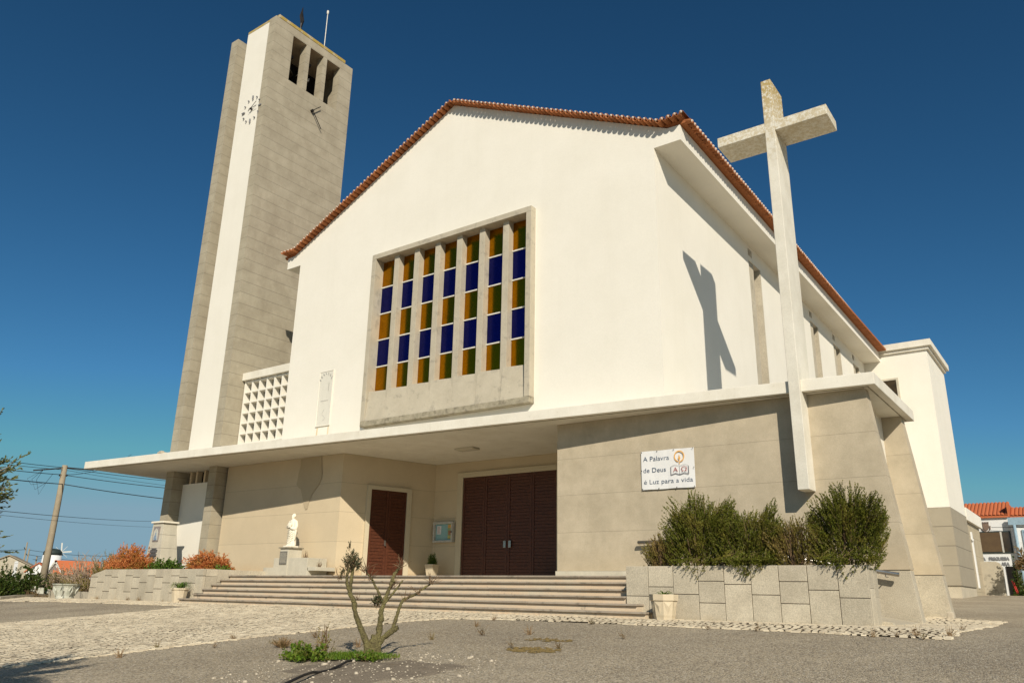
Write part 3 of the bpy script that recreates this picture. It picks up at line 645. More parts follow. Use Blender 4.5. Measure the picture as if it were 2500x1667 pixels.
mb=MB(); cols=[]; x=-21.5
while x<-14.45: cols.append(x); x+=.478
cols.append(-14.42)
for i in range(len(cols)-1):
    a,b=cols[i]+.008,cols[i+1]-.008; zt1=1.07 if i>1 else (.90 if i==0 else 1.07)
    zz=[1.07]+([.80,.42] if i%3==0 else [.62] if i%3==1 else [.85,.30])+[-.12]
    for k in range(len(zz)-1):
        za,zb=zz[k+1]+.009,zz[k]-(.009 if k else 0)
        y0=.60+random.uniform(0,.007)
        if k==0 and i<2:
            t0=.87 if i==0 else .97; t1=.97 if i==0 else 1.07
            mb.hexa([(a,y0,za),(b,y0,za),(b,.72,za),(a,.72,za),(a,y0,t0),(b,y0,t1),(b,.72,t1),(a,.72,t0)])
        else: mb.box(a,b,y0,.72,za,zb)
y=.73
while y<3.6:
    zz=[1.07]+([.66] if int(y*3)%2 else [.84])+[.0]
    for k in range(2): mb.box(-14.53,-14.425,y,y+.42,zz[k+1]+.004,zz[k]-(.005 if k else 0))
    y+=.43
mb.build('facing_slab',M['granite'],lw,bevel=.006)
mb=MB(); mb.hexa([(-21.4,.72,-.1),(-14.53,.72,-.1),(-14.53,3.4,-.1),(-21.4,3.4,-.1),(-21.4,.72,.86),(-14.53,.72,.99),(-14.53,3.4,.99),(-21.4,3.4,.86)]); mb.build('core',M['soil'],lw)
# ramp and handrails between planter and block
rp=thing('ramp',(4,2.6,0),'short stone access ramp behind the right planter','ramp')
mb=MB(); mb.prism([(1.0,-.1),(6.1,-.1),(6.08,.03),(1.0,.895)],1.45,3.82); mb.build('ramp_slab',M['floor'],rp)
mb=MB(); mb.prism([(5.2,-.05),(6.1,-.05),(6.05,.07),(5.2,.19)],1.43,1.6); mb.build('kerb',M['granite'],rp)
hr=thing('handrail',(2.8,3.6,1.3),'steel handrail on the grey wall behind the right planter','handrail')
mb=MB(); mb.tube([(-.25,3.66,1.78),(1.0,3.68,1.80),(5.84,3.72,.99)],.045,10); mb.build('rail',M['steel'],hr,smooth=True)
for x,z in ((-.05,1.78),(1.5,1.72),(3.3,1.42),(5.6,1.03)):
    mb=MB(); mb.tube([(x,3.60,z-.02),(x,3.60,z-.09),(x,3.84,z-.09)],.012,6); mb.build('bracket',M['steel'],hr)
# ------------------------------------------------------------------ banner
bn=thing('banner',(.6,3.79,3.6),'white vinyl banner with Portuguese text fixed to the grey wall','banner')
BNY=3.785
mb=MB(); nx=16; nz=10; vs=[];fs=[]
for j in range(nz+1):
    for i in range(nx+1):
        u,v=i/nx,j/nz; x=-.14+1.49*u; z=3.12+1.01*v; dy=-.005*abs(math.sin(u*math.pi*4))*((1-v)**2+v**2)-.003*math.sin(u*9+v*4)
        vs.append((x,BNY-.012+.015*x+dy,z+.004*math.sin(u*math.pi*4)))
for j in range(nz):
    for i in range(nx): a=j*(nx+1)+i; fs.append((a,a+1,a+nx+2,a+nx+1))
mb.add(vs,fs); b0=mb.build('sheet',M['banner'],bn)
so_=b0.modifiers.new('thick','SOLIDIFY'); so_.thickness=.002; so_.offset=-1
mb=MB(); ty=BNY-.024
text_mesh('A Palavra',mb,(-.08,ty,3.865),.175,(1,.015,0),0,width=.74)
text_mesh('de Deus',mb,(-.08,ty,3.565),.175,(1,.015,0),0,width=.64)
text_mesh('é Luz para a vida',mb,(-.07,ty,3.262),.17,(1,.015,0),0,width=1.36)
mb.build('lettering',M['ink'],bn)
mb=MB(); n=28; cx,cz=.95,3.925
for k in range(n):
    a0,a1=2*math.pi*(k+.0)/n-math.pi/2,2*math.pi*(k+1)/n-math.pi/2
    if k in (0,n-1): continue
    q=[(cx+r*math.cos(a),ty,cz+r*1.05*math.sin(a)) for r,a in ((.115,a0),(.145,a0),(.145,a1),(.115,a1))]; mb.add(q,[(0,1,2,3)])
mb.add([(cx-.035,ty,cz-.05),(cx,ty,cz-.12),(cx+.035,ty,cz-.05),(cx+.012,ty,cz+.01),(cx,ty,cz+.06),(cx-.015,ty,cz+.0)],[(0,1,2,3,4,5)]); mb.add([(cx-.012,ty,cz-.2),(cx+.012,ty,cz-.2),(cx+.012,ty,cz-.12),(cx-.012,ty,cz-.12)],[(0,1,2,3)])
mb.build('flame_emblem',M['inko'],bn)
mb=MB()
for sg in (-1,1):
    pts=[(cx+sg*.0,3.47),(cx+sg*.12,3.505),(cx+sg*.235,3.475)]
    for (xa,za),(xb,zb) in zip(pts,pts[1:]): mb.add([(xa,ty,za-.022),(xb,ty,zb-.022),(xb,ty,zb),(xa,ty,za)],[(0,1,2,3)])
    mb.add([(cx+sg*.235,ty,3.455),(cx+sg*.255,ty,3.455),(cx+sg*.255,ty,3.67),(cx+sg*.235,ty,3.67)],[(0,1,2,3)])
    for (xa,za),(xb,zb) in zip(pts,pts[1:]): mb.add([(xa,ty,za+.205),(xb,ty,zb+.20),(xb,ty,zb+.208),(xa,ty,za+.213)],[(0,1,2,3)])
mb.add([(cx-.004,ty,3.45),(cx+.004,ty,3.45),(cx+.004,ty,3.68),(cx-.004,ty,3.68)],[(0,1,2,3)])
mb.build('open_book_emblem',M['inkg'],bn)
mb=MB(); text_mesh('A',mb,(cx-.185,ty-.001,3.535),.17,(1,.015,0),0,width=.13); text_mesh('Ω',mb,(cx+.045,ty-.001,3.535),.17,(1,.015,0),0,width=.15); mb.build('book_letters',M['inkr'],bn)
mb=MB()
for x,z in ((-.12,4.11),(.33,4.11),(.80,4.11),(1.33,4.11),(-.12,3.14),(.35,3.14),(.85,3.14),(1.33,3.14),(-.13,3.62),(1.34,3.62)): mb.tube([(x,ty+.005,z),(x,ty-.01,z)],.011,8)
mb.build('eyelet',M['iron'],bn)
# ------------------------------------------------------------------ notice board
nb=thing('notice_board',(-10.2,7.5,2.6),'aluminium notice board with two papers between the doors','notice board')
mb=MB(); X0,X1,Z0,Z1=-10.68,-9.74,2.24,2.97
mb.box(X0,X1,7.5,7.66,Z0,Z0+.07); mb.box(X0,X1,7.5,7.66,Z1-.07,Z1); mb.box(X0,X0+.07,7.5,7.66,Z0+.07,Z1-.07); mb.box(X1-.07,X1,7.5,7.66,Z0+.07,Z1-.07); mb.build('frame',M['alu'],nb,bevel=.006)
mb=MB(); mb.box(X0+.07,X1-.07,7.60,7.62,Z0+.07,Z1-.07); mb.build('backboard',plain('teal_board',(.30,.50,.50),.5,0,(.27,.46,.46)),nb)
mb=MB(); mb.box(X0+.13,X0+.33,7.59,7.598,Z0+.30,Z1-.13,0)
for k in range(6): mb.box(X0+.15,X0+.30-.02*(k%3),7.587,7.59,Z0+.34+.04*k,Z0+.352+.04*k,1)
mb.build('paper',[M['banner'],M['inkr']],nb)
mb=MB(); mb.box(X1-.29,X1-.085,7.59,7.598,Z0+.12,Z1-.08,0); mb.box(X1-.28,X1-.095,7.586,7.59,Z1-.22,Z1-.10,1); mb.box(X1-.26,X1-.12,7.586,7.59,Z0+.26,Z0+.42,2); mb.box(X1-.27,X1-.10,7.586,7.59,Z0+.14,Z0+.22,3); mb.build('poster',[plain('poster_green',(.35,.5,.25),.5),M['inko'],plain('poster_brown',(.45,.22,.12),.5),plain('poster_yellow',(.7,.6,.2),.5)],nb)
mb=MB(); mb.tube([(X1-.035,7.5,2.6),(X1-.035,7.47,2.6)],.025,8); mb.build('lock',M['iron'],nb)
# ------------------------------------------------------------------ foliage helpers
def leaf(mb,p,d,l,wd,mi=0,nrm=None):
    d=d.normalized(); sd=d.cross(Vector((random.gauss(0,1),random.gauss(0,1),random.gauss(0,1))))
    if sd.length<1e-4: sd=d.orthogonal()
    sd=sd.normalized()*wd*.5; m=p+d*l*.45
    b=len(mb.v); mb.v+=[tuple(p),tuple(m+sd),tuple(p+d*l),tuple(m-sd)]; mb.f.append((b,b+1,b+2,b+3)); mb.m.append(mi)
def rnd(): return Vector((random.gauss(0,1),random.gauss(0,1),random.gauss(0,1))).normalized()
def sprig(mb,tip,d,L,n,ll,lw,spread=.8,bend=.15,mi=0,stem=None,sr=.003):
    d=d.normalized(); q=rnd()*bend
    pts=[tip-d*L*(1-t)+q*L*(t*(1-t)) for t in (0,.33,.66,1.)]
    if stem is not None: stem.tube(pts,[sr*1.4,sr*1.2,sr,sr*.5],3,cap=False)
    for i in range(n):
        t=random.random()**.85; k=min(2,int(t*3)); f=t*3-k; p=pts[k].lerp(pts[k+1],f)
        ld=(d+rnd()*spread).normalized(); leaf(mb,p,ld,ll*random.uniform(.6,1.15)*(1.1-.35*t),lw,mi)
def spiky_shrub(name,loc,rx,ry,h,n,label,cat='shrub',mat='rose',dens=46,fill=1.,lean=0.,group=None,drop=0.,ll=.042,L=(.28,.62),stems=True,twigs=14,seed=1):
    random.seed(seed); t=thing(name,loc,label,cat,group); o=Vector(loc); mb=MB(); st=MB()
    n=int(n*DN)
    for i in range(n):
        a=random.uniform(0,2*math.pi); r=random.random()**.55
        ux,uy=random.uniform(-1,1),random.uniform(-1,1); hh=h*(1-.30*abs(ux)**4-.12*uy*uy)*(.80+.42*mnoise.noise(Vector(((loc[0]+ux*rx)*3.1,uy*1.2,7.7)))+random.uniform(-.10,.14))
        v=random.random()**.6 if random.random()<.6 else 1.
        z=hh*(.08+.92*v)
        sp=1.0+.25*(z/h)
        tip=o+Vector((ux*rx*sp+lean*z,uy*ry*sp,z))
        d=Vector((ux*.8+lean*.5,uy*.7-.1,1.0))+rnd()*.33
        if drop and uy<-.35 and random.random()<drop: tip=o+Vector((ux*rx*.8+.15,-ry-.17-random.random()*.12,.16-.42*random.random()**1.6*(1-abs(ux)))); d=Vector((ux*.3,-.9,-.25))+rnd()*.4
        sprig(mb,tip,d,random.uniform(*L)*min(1,.5+z/h),dens,ll,.017,.75,.12,0 if random.random()<.93 else 0,st if i%3==0 else None)
    for i in range(twigs):
        a=random.uniform(0,2*math.pi); r=random.random(); b=o+Vector((math.cos(a)*rx*.4*r,math.sin(a)*ry*.4*r,0)); e=o+Vector((math.cos(a)*rx*.9*r+lean*h*.6,math.sin(a)*ry*.8*r,h*random.uniform(.6,.95)))
        st.tube([b,b.lerp(e,.4)+rnd()*.04,b.lerp(e,.75)+rnd()*.03,e],[.012,.009,.006,.002],4,cap=False)
    mb.build('foliage',M[mat],t); st.build('stems',M['twig'],t); return t
SY=1.10
DN=3.3
spiky_shrub('rosemary_bush',(1.62,SY,1.03),.40,.28,.85,110,'small half-dry rosemary bush at the left end of the right planter, beside the handrail',mat='roseb',dens=34,twigs=34,seed=3)
spiky_shrub('rosemary_bush',(2.50,SY,1.03),.70,.33,1.62,400,'large dark rosemary bush under the banner, taller of the two left bushes in the planter',seed=5,drop=.12)
spiky_shrub('rosemary_bush',(3.55,SY,1.03),.66,.33,1.24,360,'rosemary bush left of the cross foot spilling over the planter edge',seed=8,drop=.5)
spiky_shrub('rosemary_bush',(4.52,SY,1.03),.50,.28,1.02,130,'sparse yellowish rosemary bush under the foot of the cross',mat='roseb',dens=36,seed=11,twigs=40)
spiky_shrub('rosemary_bush',(5.42,SY,1.03),.66,.33,1.52,420,'tallest rosemary bush at the right corner of the right planter, leaning right',seed=15,lean=.12,drop=.25)
def leafy(name,loc,rx,ry,rz,n,label,cat,mat,ll=.06,lw=.03,sp=10,L=.22,up=.5,seed=1,group=None,twigs=10,twmat='twig',jag=.35,lowz=0.,mat2=None,stemr=.01,hull=.55):
    """rounded, uneven crown of leafy sprigs over a few stems"""
    random.seed(seed); t=thing(name,loc,label,cat,group); o=Vector(loc); mb=MB(); st=MB()
    for i in range(n):
        d=rnd(); 
        if d.z<-.1: d.z*=-.6
        k=1+jag*mnoise.noise(d*2.2+Vector((seed*1.7,seed,0)))*1.6+random.uniform(-.08,.08)
        rr=(hull+(1-hull)*random.random()**.5)*k
        tip=o+Vector((d.x*rx*rr,d.y*ry*rr,lowz+max(.02,d.z*rz*rr)))
        sprig(mb,tip,Vector((d.x,d.y,d.z*.8+up))+rnd()*.45,L*random.uniform(.6,1.3),sp,ll,lw,.9,.2,0,st if i%4==0 else None,.002)
    for i in range(twigs):
        d=rnd(); d.z=abs(d.z)+.3; e=o+Vector((d.x*rx*.8,d.y*ry*.8,d.z*rz*.8))
        st.tube([o+Vector((d.x*rx*.1,d.y*ry*.1,-.05)),o.lerp(e,.5)+rnd()*.05,e],[stemr,stemr*.7,.003],4,cap=False)
    mb.build('foliage',[M[mat]],t); st.build('stems',M[twmat],t); return t
leafy('heather_bush',(-20.6,1.5,.95),1.55,.7,1.02,2400,'large rust-orange bush left of the stone memorial','shrub','orange',.06,.030,22,.26,.15,seed=21,jag=.30,hull=.3)
leafy('olive_green_bush',(-21.9,1.6,.80),.95,.65,.85,700,'brown-green bush at the left end of the long planter','shrub','roseb',.05,.016,20,.28,.5,seed=23)
leafy('heather_bush',(-16.15,1.9,1.0),1.30,.65,.68,1800,'small rust-orange bush right of the stone memorial','shrub','orange',.06,.030,20,.24,.15,seed=25,jag=.30,hull=.3)
leafy('ivy_plant',(-18.35,1.7,1.0),1.10,.6,.52,300,'dark green leafy plant spreading in front of the white tower panel','plant','green',.085,.06,9,.2,.4,seed=27)
leafy('ground_cover',(-14.95,1.6,1.0),.42,.4,.24,80,'bright green clump at the right end of the long planter','plant','brightg',.07,.045,8,.14,.5,seed=29)
leafy('ground_cover',(-20.2,.95,1.0),1.1,.25,.16,110,'bright green strip of weeds along the rim below the large orange bush','plant','brightg',.06,.035,8,.12,.5,seed=31)
# ------------------------------------------------------------------ memorial pillar
mp=thing('stone_memorial',(-20.4,2.7,1.0),'tapered cream stone memorial with painted tile and inscription beside the tower leg','memorial')
def frustum(mb,b,t,z0,z1,mi=0): mb.hexa([(b[0],b[2],z0),(b[1],b[2],z0),(b[1],b[3],z0),(b[0],b[3],z0),(t[0],t[2],z1),(t[1],t[2],z1),(t[1],t[3],z1),(t[0],t[3],z1)],mi)
mb=MB(); zz=[.9,1.42,1.93,2.44,2.89]
def lp(z): f=(z-.9)/1.99; return (-20.99+.11*f,-19.86-.32*f,2.30+.10*f,3.10-.14*f)
for a,b in zip(zz,zz[1:]): frustum(mb,lp(a),lp(b-.008),a,b-.008)
mb.build('shaft',M['pedestal'],mp,bevel=.004)
mb=MB(); mb.box(-20.96,-20.10,2.34,3.03,2.885,2.955); mb.build('cap',M['marble'],mp,bevel=.01)
mb=MB(); mb.box(-20.71,-20.31,2.340,2.40,2.18,2.75); az_=mb.build('painted_tile',M['azulb'],mp)
mb=MB(); mb.prism([(-20.66,2.23),(-20.36,2.23),(-20.36,2.52),(-20.41,2.62),(-20.51,2.68),(-20.61,2.62),(-20.66,2.52)],2.334,2.341); mb.build('tile_ground',M['azulw'],az_)
mb=MB(); mb.prism([(-20.60,2.23),(-20.40,2.23),(-20.42,2.33),(-20.46,2.42),(-20.56,2.42),(-20.61,2.33)],2.329,2.335); mb.prism([(-20.53,2.43),(-20.48,2.43),(-20.47,2.50),(-20.50,2.53),(-20.54,2.50)],2.329,2.335); mb.build('painted_bust',M['azul'],az_)
mb=MB(); random.seed(4)
for k,(a,b) in enumerate(((.22,.72),(.1,.85),(.05,.95),(.15,.85),(.05,.9),(.0,.92),(.15,.75))):
    z=1.91-.055*k; x=-20.75+.55*a
    while x<-20.75+.55*b: l=random.uniform(.02,.07); yy=2.345+.0; mb.box(x,x+l,yy-.002-.0+(2.89-z)*-.05,yy+.02,z,z+.016); x+=l+.012
mb.build('inscription',M['inkg'],mp)
mb=MB(); mb.box(-21.45,-21.0,1.9,2.3,.95,1.16); mb.box(-21.40,-21.05,1.92,2.28,1.16,1.20); mb.build('foot_stone',M['marble'],mp,bevel=.015)
# ------------------------------------------------------------------ statue on its stepped pedestal
pd=thing('pedestal',(-13.4,3.3,.9),'stepped pale stone pedestal with metal plaque against the porch wall','pedestal')
mb=MB(); mb.box(-13.68,-13.24,3.0,3.58,.9,1.83); mb.build('column',M['pedestal'],pd,bevel=.006)
mb=MB(); mb.box(-13.73,-13.19,2.95,3.62,1.83,1.875); mb.build('cap',M['sill'],pd,bevel=.006)
mb=MB(); mb.box(-14.0,-12.24,3.02,3.87,.9,1.51); mb.build('middle_block',M['pedestal'],pd,bevel=.008)
mb=MB(); mb.box(-14.55,-12.2,3.04,3.87,.9,1.20); mb.build('low_block',M['pedestal'],pd,bevel=.008)
mb=MB(); mb.box(-12.24,-11.80,3.04,3.87,1.09,1.21); mb.build('low_block',M['pedestal'],pd,bevel=.008)
mb=MB(); mb.box(-13.655,-13.29,2.975,3.0,1.30,1.73); pl=mb.build('plaque',plain('zinc_plaque',(.25,.235,.2),.5,.3,(.2,.185,.16),ns=15),pd)
mb=MB()
for k in range(9):
    x=-13.63
    while x<-13.33: l=random.uniform(.015,.05); mb.box(x,x+l,2.971,2.976,1.67-.04*k,1.682-.04*k); x+=l+.01
mb.build('inscription',M['pedestal'],pl)
sx0,sy0,sz0=-13.50,3.30,1.875
stt=thing('statue',(sx0,sy0,sz0),'white stone statue of a bearded robed figure holding a book to the chest','statue')
mb=MB(); H=1.17; nS=48
def ring(z,rx,ry,ox=0,oy=0,fold=0.,fk=9,ph=0.):
    return [(sx0+ox+rx*math.cos(a)*(1+fold*math.sin(fk*a+ph+z*6)),sy0+oy+ry*math.sin(a)*(1+fold*math.sin(fk*a+ph+z*6)),sz0+z) for a in [2*math.pi*k/nS for k in range(nS)]]
secs=[(.05,.165,.13,0,0,.10),(.12,.16,.13,0,0,.12),(.25,.15,.125,.0,0,.11),(.40,.155,.125,.01,0,.09),(.52,.165,.13,.01,-.005,.08),(.62,.17,.125,.01,0,.07),(.72,.165,.115,0,0,.05),(.82,.165,.105,0,0,.03),(.89,.165,.095,0,0,.02),(.935,.13,.08,0,0,.01),(.955,.065,.06,0,-.0,0),(.985,.048,.05,0,-.005,0)]
vs=[];fs=[]
for i,(z,rx,ry,ox,oy,fo) in enumerate(secs): vs+=ring(z,rx,ry,ox,oy,fo,7+(i%2),z*5)
for i in range(len(secs)-1):
    for k in range(nS): fs.append((i*nS+k,i*nS+(k+1)%nS,(i+1)*nS+(k+1)%nS,(i+1)*nS+k))
fs+=[tuple(range(nS-1,-1,-1)),tuple((len(secs)-1)*nS+k for k in range(nS))]; mb.add(vs,fs)
def ell(c,r,n=14,m=10):
    vs=[];fs=[]
    for i in range(m+1):
        a=math.pi*i/m
        for k in range(n): b=2*math.pi*k/n; vs.append((sx0+c[0]+r[0]*math.sin(a)*math.cos(b)+1e-5*i,sy0+c[1]+r[1]*math.sin(a)*math.sin(b),sz0+c[2]+r[2]*math.cos(a)))
    for i in range(m):
        for k in range(n): fs.append((i*n+k,(i+1)*n+k,(i+1)*n+(k+1)%n,i*n+(k+1)%n))
    mb.add(vs,fs)
S=lambda *p:[(sx0+a,sy0+b,sz0+c) for a,b,c in p]
ell((0,-.01,1.07),(.058,.068,.085)); ell((0,.012,1.09),(.066,.066,.075)); ell((0,-.055,1.015),(.038,.03,.055)); ell((0,-.078,1.065),(.009,.014,.02)); ell((0,-.066,1.092),(.04,.012,.01)); ell((-.066,0,1.065),(.012,.015,.02)); ell((.066,0,1.065),(.012,.015,.02))
ell((.025,-.066,1.035),(.018,.01,.007)); ell((-.012,-.068,1.035),(.02,.012,.008))
mb.tube(S((-.14,0,.89),(-.215,-.02,.74),(-.19,-.08,.68)),[.062,.062,.055],10); mb.tube(S((-.19,-.08,.68),(-.08,-.145,.75),(.0,-.15,.80)),[.052,.042,.028],10)
mb.tube(S((.14,0,.89),(.205,-.02,.72),(.20,-.05,.62)),[.062,.064,.06],10); mb.tube(S((.20,-.05,.62),(.12,-.14,.64),(.04,-.16,.66)),[.052,.042,.028],10)
# hanging mantle and diagonal drapery folds
mb.tube(S((.20,-.03,.66),(.195,-.03,.45),(.165,-.02,.25)),[.055,.045,.02],8)
for k in range(7):
    z=.60-.075*k; mb.tube(S((-.17,-.05,z-.06),(-.10,-.125,z-.035),(.0,-.145,z+.01),(.10,-.13,z+.07),(.16,-.08,z+.12)),[.012,.017,.018,.015,.008],6)
for k in range(4): mb.tube(S((-.06+.045*k,-.125,.30),(-.055+.045*k,-.135,.15),(-.06+.05*k,-.13,.055)),[.01,.014,.012],6)
# open book held in front
b0=S((-.02,-.165,.66))[0]; mb.hexa([(b0[0],b0[1]-.05,b0[2]),(b0[0]+.12,b0[1]-.05,b0[2]+.01),(b0[0]+.12,b0[1]+.0,b0[2]+.01),(b0[0],b0[1]+.0,b0[2]),(b0[0],b0[1]-.02,b0[2]+.12),(b0[0]+.12,b0[1]-.02,b0[2]+.13),(b0[0]+.12,b0[1]+.04,b0[2]+.13),(b0[0],b0[1]+.04,b0[2]+.12)])
for hx,hz in ((.0,.80),(.05,.655)):  # fingers
    for k in range(4): mb.tube(S((hx,-.155,hz-.012*k+.015),(hx+.03-.003*k,-.172,hz-.012*k+.02),(hx+.052-.006*abs(k-1),-.165,hz-.012*k+.018)),[.008,.0075,.006],6)
    mb.tube(S((hx-.005,-.155,hz+.02),(hx+.012,-.175,hz+.045)),[.009,.006],6)
ell((-.07,-.135,.055),(.035,.05,.02)); ell((.05,-.14,.055),(.035,.05,.02))
fg=mb.build('figure',M['marble'],stt,smooth=True)
rm=fg.modifiers.new('remesh','REMESH'); rm.mode='VOXEL'; rm.voxel_size=.008; rm.use_smooth_shade=True
sm_=fg.modifiers.new('smooth','SMOOTH'); sm_.iterations=2; sm_.factor=.5
mb=MB(); mb.box(sx0-.20,sx0+.19,sy0-.19,sy0+.17,sz0,sz0+.055); mb.build('statue_base',M['marble'],stt,bevel=.008)
# plants standing on the pedestal
leafy('potted_shrub',(-13.84,3.3,1.51),.13,.14,.36,70,'small dense green shrub on the pedestal left of the statue','plant','green',.04,.02,10,.1,.6,seed=41,twigs=3,jag=.15)
for i,(x,z) in enumerate(((-12.75,1.51),(-12.02,1.21))):
    leafy('dry_plant',(x,3.35,z),.12,.12,.26,26,('small dry potted plant on the middle block right of the statue','dry twiggy plant on the lowest pedestal block, right end')[i],'plant','dry',.03,.01,9,.16,1.2,seed=43+i,twigs=9,jag=.3)
# ------------------------------------------------------------------ pots
def pot(name,x,y,z,prof,n,mat,label,sq=1.,ph=0.,facet=None):
    t=thing(name,(x,y,z),label,'plant pot'); mb=MB(); mb.lathe([(r,z+h) for r,h in prof],x,y,n,0,sq,ph,cap=False); r0=prof[-1][0]
    mb.lathe([(.001,z+prof[0][1]),(prof[0][0],z+prof[0][1])],x,y,n,0,sq,ph,cap=False)
    mb.build('pot',M[mat],t,bevel=.004); m2=MB(); zi=z+prof[-1][1]; m2.lathe([(.001,zi),(r0,zi)],x,y,n,0,sq,ph,cap=False); m2.build('soil',M['soil'],t); return t
o8=math.pi/8
prR=[(.205,0),(.215,.07),(.218,.075),(.225,.10),(.262,.37),(.262,.375),(.285,.38),(.29,.50),(.255,.50),(.24,.43)]
t=pot('stone_pot',2.07,.17,0.0,prR,8,'pot','octagonal cream stone pot in front of the right planter',1.,o8)
mb=MB()
for k in range(8):
    a=o8+2*math.pi*k/8
    for f in (.0,):
        a2=a+math.pi/8; c=Vector((math.cos(a2),math.sin(a2),0)); sd=Vector((-math.sin(a2),math.cos(a2),0)); r0=.208*math.cos(math.pi/8)+.012; r1=.262*math.cos(math.pi/8)+.004
        p=[c*r0*1.02+Vector((0,0,.11)),c*r1-sd*.085+Vector((0,0,.35)),c*r1+sd*.085+Vector((0,0,.35))]; q=c*((r0+r1)/2+.028)+Vector((0,0,.27)); o=Vector((2.07,.17,0))
        mb.add([o+v for v in p]+[o+q],[(0,3,1),(1,3,2),(2,3,0)])
mb.build('relief',M['pot'],t)
def grassy(name,x,y,z,r,h,n,mat,label,wd=.02,cat='plant',seed=2,droop=.8,parent=None,group=None,kind=None):
    random.seed(seed); mb=MB()
    for i in range(n):
        a=random.uniform(0,2*math.pi); d=Vector((math.cos(a),math.sin(a),0)); b=Vector((x,y,z))+d*r*.25*random.random(); hh=h*random.uniform(.5,1.); R_=r*random.uniform(.5,1.1); sd=Vector((-d.y,d.x,0))*wd*.5
        pts=[b,b+d*R_*.4+Vector((0,0,hh*.8)),b+d*R_*.8+Vector((0,0,hh)),b+d*R_*1.1+Vector((0,0,hh*(1-droop)))]
        k=len(mb.v)
        for j,p in enumerate(pts): f=(1,.9,.6,.08)[j]; mb.v+=[tuple(p-sd*f),tuple(p+sd*f)]
        for j in range(3): mb.f.append((k+2*j,k+2*j+1,k+2*j+3,k+2*j+2)); mb.m.append(0)
    o=mb.build(name,M[mat],parent)
    if parent is None: tag(o,label,cat,group,kind)
    return o
grassy('low_succulent',2.07,.17,.45,.20,.12,26,'brightg','sparse green succulent growing in the octagonal stone pot',.035,seed=5,droop=.3)
prL=[(.20,0),(.205,.05),(.26,.40),(.285,.405),(.285,.46),(.25,.46),(.24,.40)]
pot('stone_pot',-15.0,.22,-.0,prL,10,'pot','cream stone pot beside the left end of the steps')
grassy('spider_plant',-15.0,.22,.40,.36,.26,70,'green','arching green spider plant in the pot left of the steps',.022,seed=6)
t=thing('stone_pot',(-22.3,.15,0),'large flared white stone pot beyond the left end of the long planter','plant pot')
mb=MB(); mb.lathe([(.001,0),(.30,0),(.31,.06),(.31,.10),(.40,.40),(.46,.52),(.50,.54),(.48,.50),(.40,.44)],-22.3,.15,20,0,1,0,cap=False)
mb.build('pot',M['potw'],t,smooth=False); 
mb=MB()
for k in range(8):
    a=2*math.pi*k/8; c=Vector((math.cos(a),math.sin(a),0)); o=Vector((-22.3,.15,0))
    mb.tube([o+c*.33+Vector((0,0,.12)),o+c*.40+Vector((-.06*c.y,.06*c.x,.3)),o+c*.46+Vector((0,0,.46))],[.02,.03,.012],5); mb.tube([o+c*.33+Vector((0,0,.12)),o+c*.40+Vector((.06*c.y,-.06*c.x,.3)),o+c*.46+Vector((0,0,.46))],[.02,.03,.012],5)
mb.build('relief',M['potw'],t); mb=MB(); mb.lathe([(.001,.46),(.42,.46)],-22.3,.15,20,cap=False); mb.build('soil',M['soil'],t)
grassy('short_grass',-22.3,.15,.44,.32,.12,60,'brightg','short green grass in the flared white pot',.02,seed=7)
t=thing('square_pot',(-10.25,7.05,.9),'square tapered pale pot below the notice board','plant pot')
mb=MB(); frustum(mb,(-10.36,-10.12,6.93,7.17),(-10.42,-10.06,6.87,7.23),.9,1.38); frustum(mb,(-10.43,-10.05,6.86,7.24),(-10.43,-10.05,6.86,7.24),1.38,1.44); mb.build('pot',M['pot'],t,bevel=.008)
leafy('dwarf_conifer',(-10.24,7.05,1.40),.19,.19,.46,300,'dense round dwarf conifer in the square pot','plant','green',.05,.012,14,.14,.9,seed=51,twigs=3,jag=.08)
# ------------------------------------------------------------------ pruned olive in the foreground
ot=thing('pruned_olive_tree',(.72,-6.55,-.46),'small hard-pruned olive tree with mossy limbs growing in the asphalt','tree')
random.seed(12); tr=MB()
def limb(pts,rads,off=0,n=12):
    rads=[r*.66 for r in rads]
    P=[Vector(p) for p in pts]; out=[];rr=[]
    vd=Vector((-.709,.705,0))
    for i in range(len(P)-1):
        for t_ in (0,.2,.4,.6,.8): q=P[i].lerp(P[i+1],t_)+ (rnd()*.006 if t_ else Vector()); out.append(q); rr.append(rads[i]*(1-t_)+rads[i+1]*t_)
    out.append(P[-1]); rr.append(rads[-1])
    out=[q+vd*off*(i/len(out)) for i,q in enumerate(out)]
    tr.tube(out,[r*random.uniform(.88,1.14) for r in rr],n,jit=.10); return out
limb([(.70,-6.57,-.56),(.705,-6.56,-.40),(.70,-6.56,-.28),(.72,-6.54,-.16)],[.150,.115,.105,.085],0,16)
limb([(.66,-6.6,-.50),(.626,-6.635,-.25),(.554,-6.709,-.04),(.505,-6.76,.119),(.476,-6.791,.291),(.427,-6.842,.434),(.396,-6.876,.535),(.393,-6.879,.681),(.41,-6.861,.755)],[.085,.07,.058,.052,.050,.046,.036,.030,.022],-.1)
limb([(.43,-6.84,.42),(.434,-6.834,.58),(.44,-6.828,.74),(.442,-6.826,.80)],[.04,.038,.034,.028])
limb([(.74,-6.52,-.45),(.741,-6.52,-.203),(.751,-6.509,.01),(.759,-6.502,.182),(.776,-6.485,.283)],[.095,.075,.060,.055,.050])
limb([(.776,-6.485,.283),(.817,-6.445,.444),(.844,-6.418,.548),(.871,-6.393,.696),(.922,-6.344,.787)],[.050,.042,.040,.036,.030],.15)
limb([(.771,-6.49,.25),(.842,-6.421,.372),(.912,-6.353,.506),(.958,-6.31,.602)],[.035,.026,.020,.016],-.12)
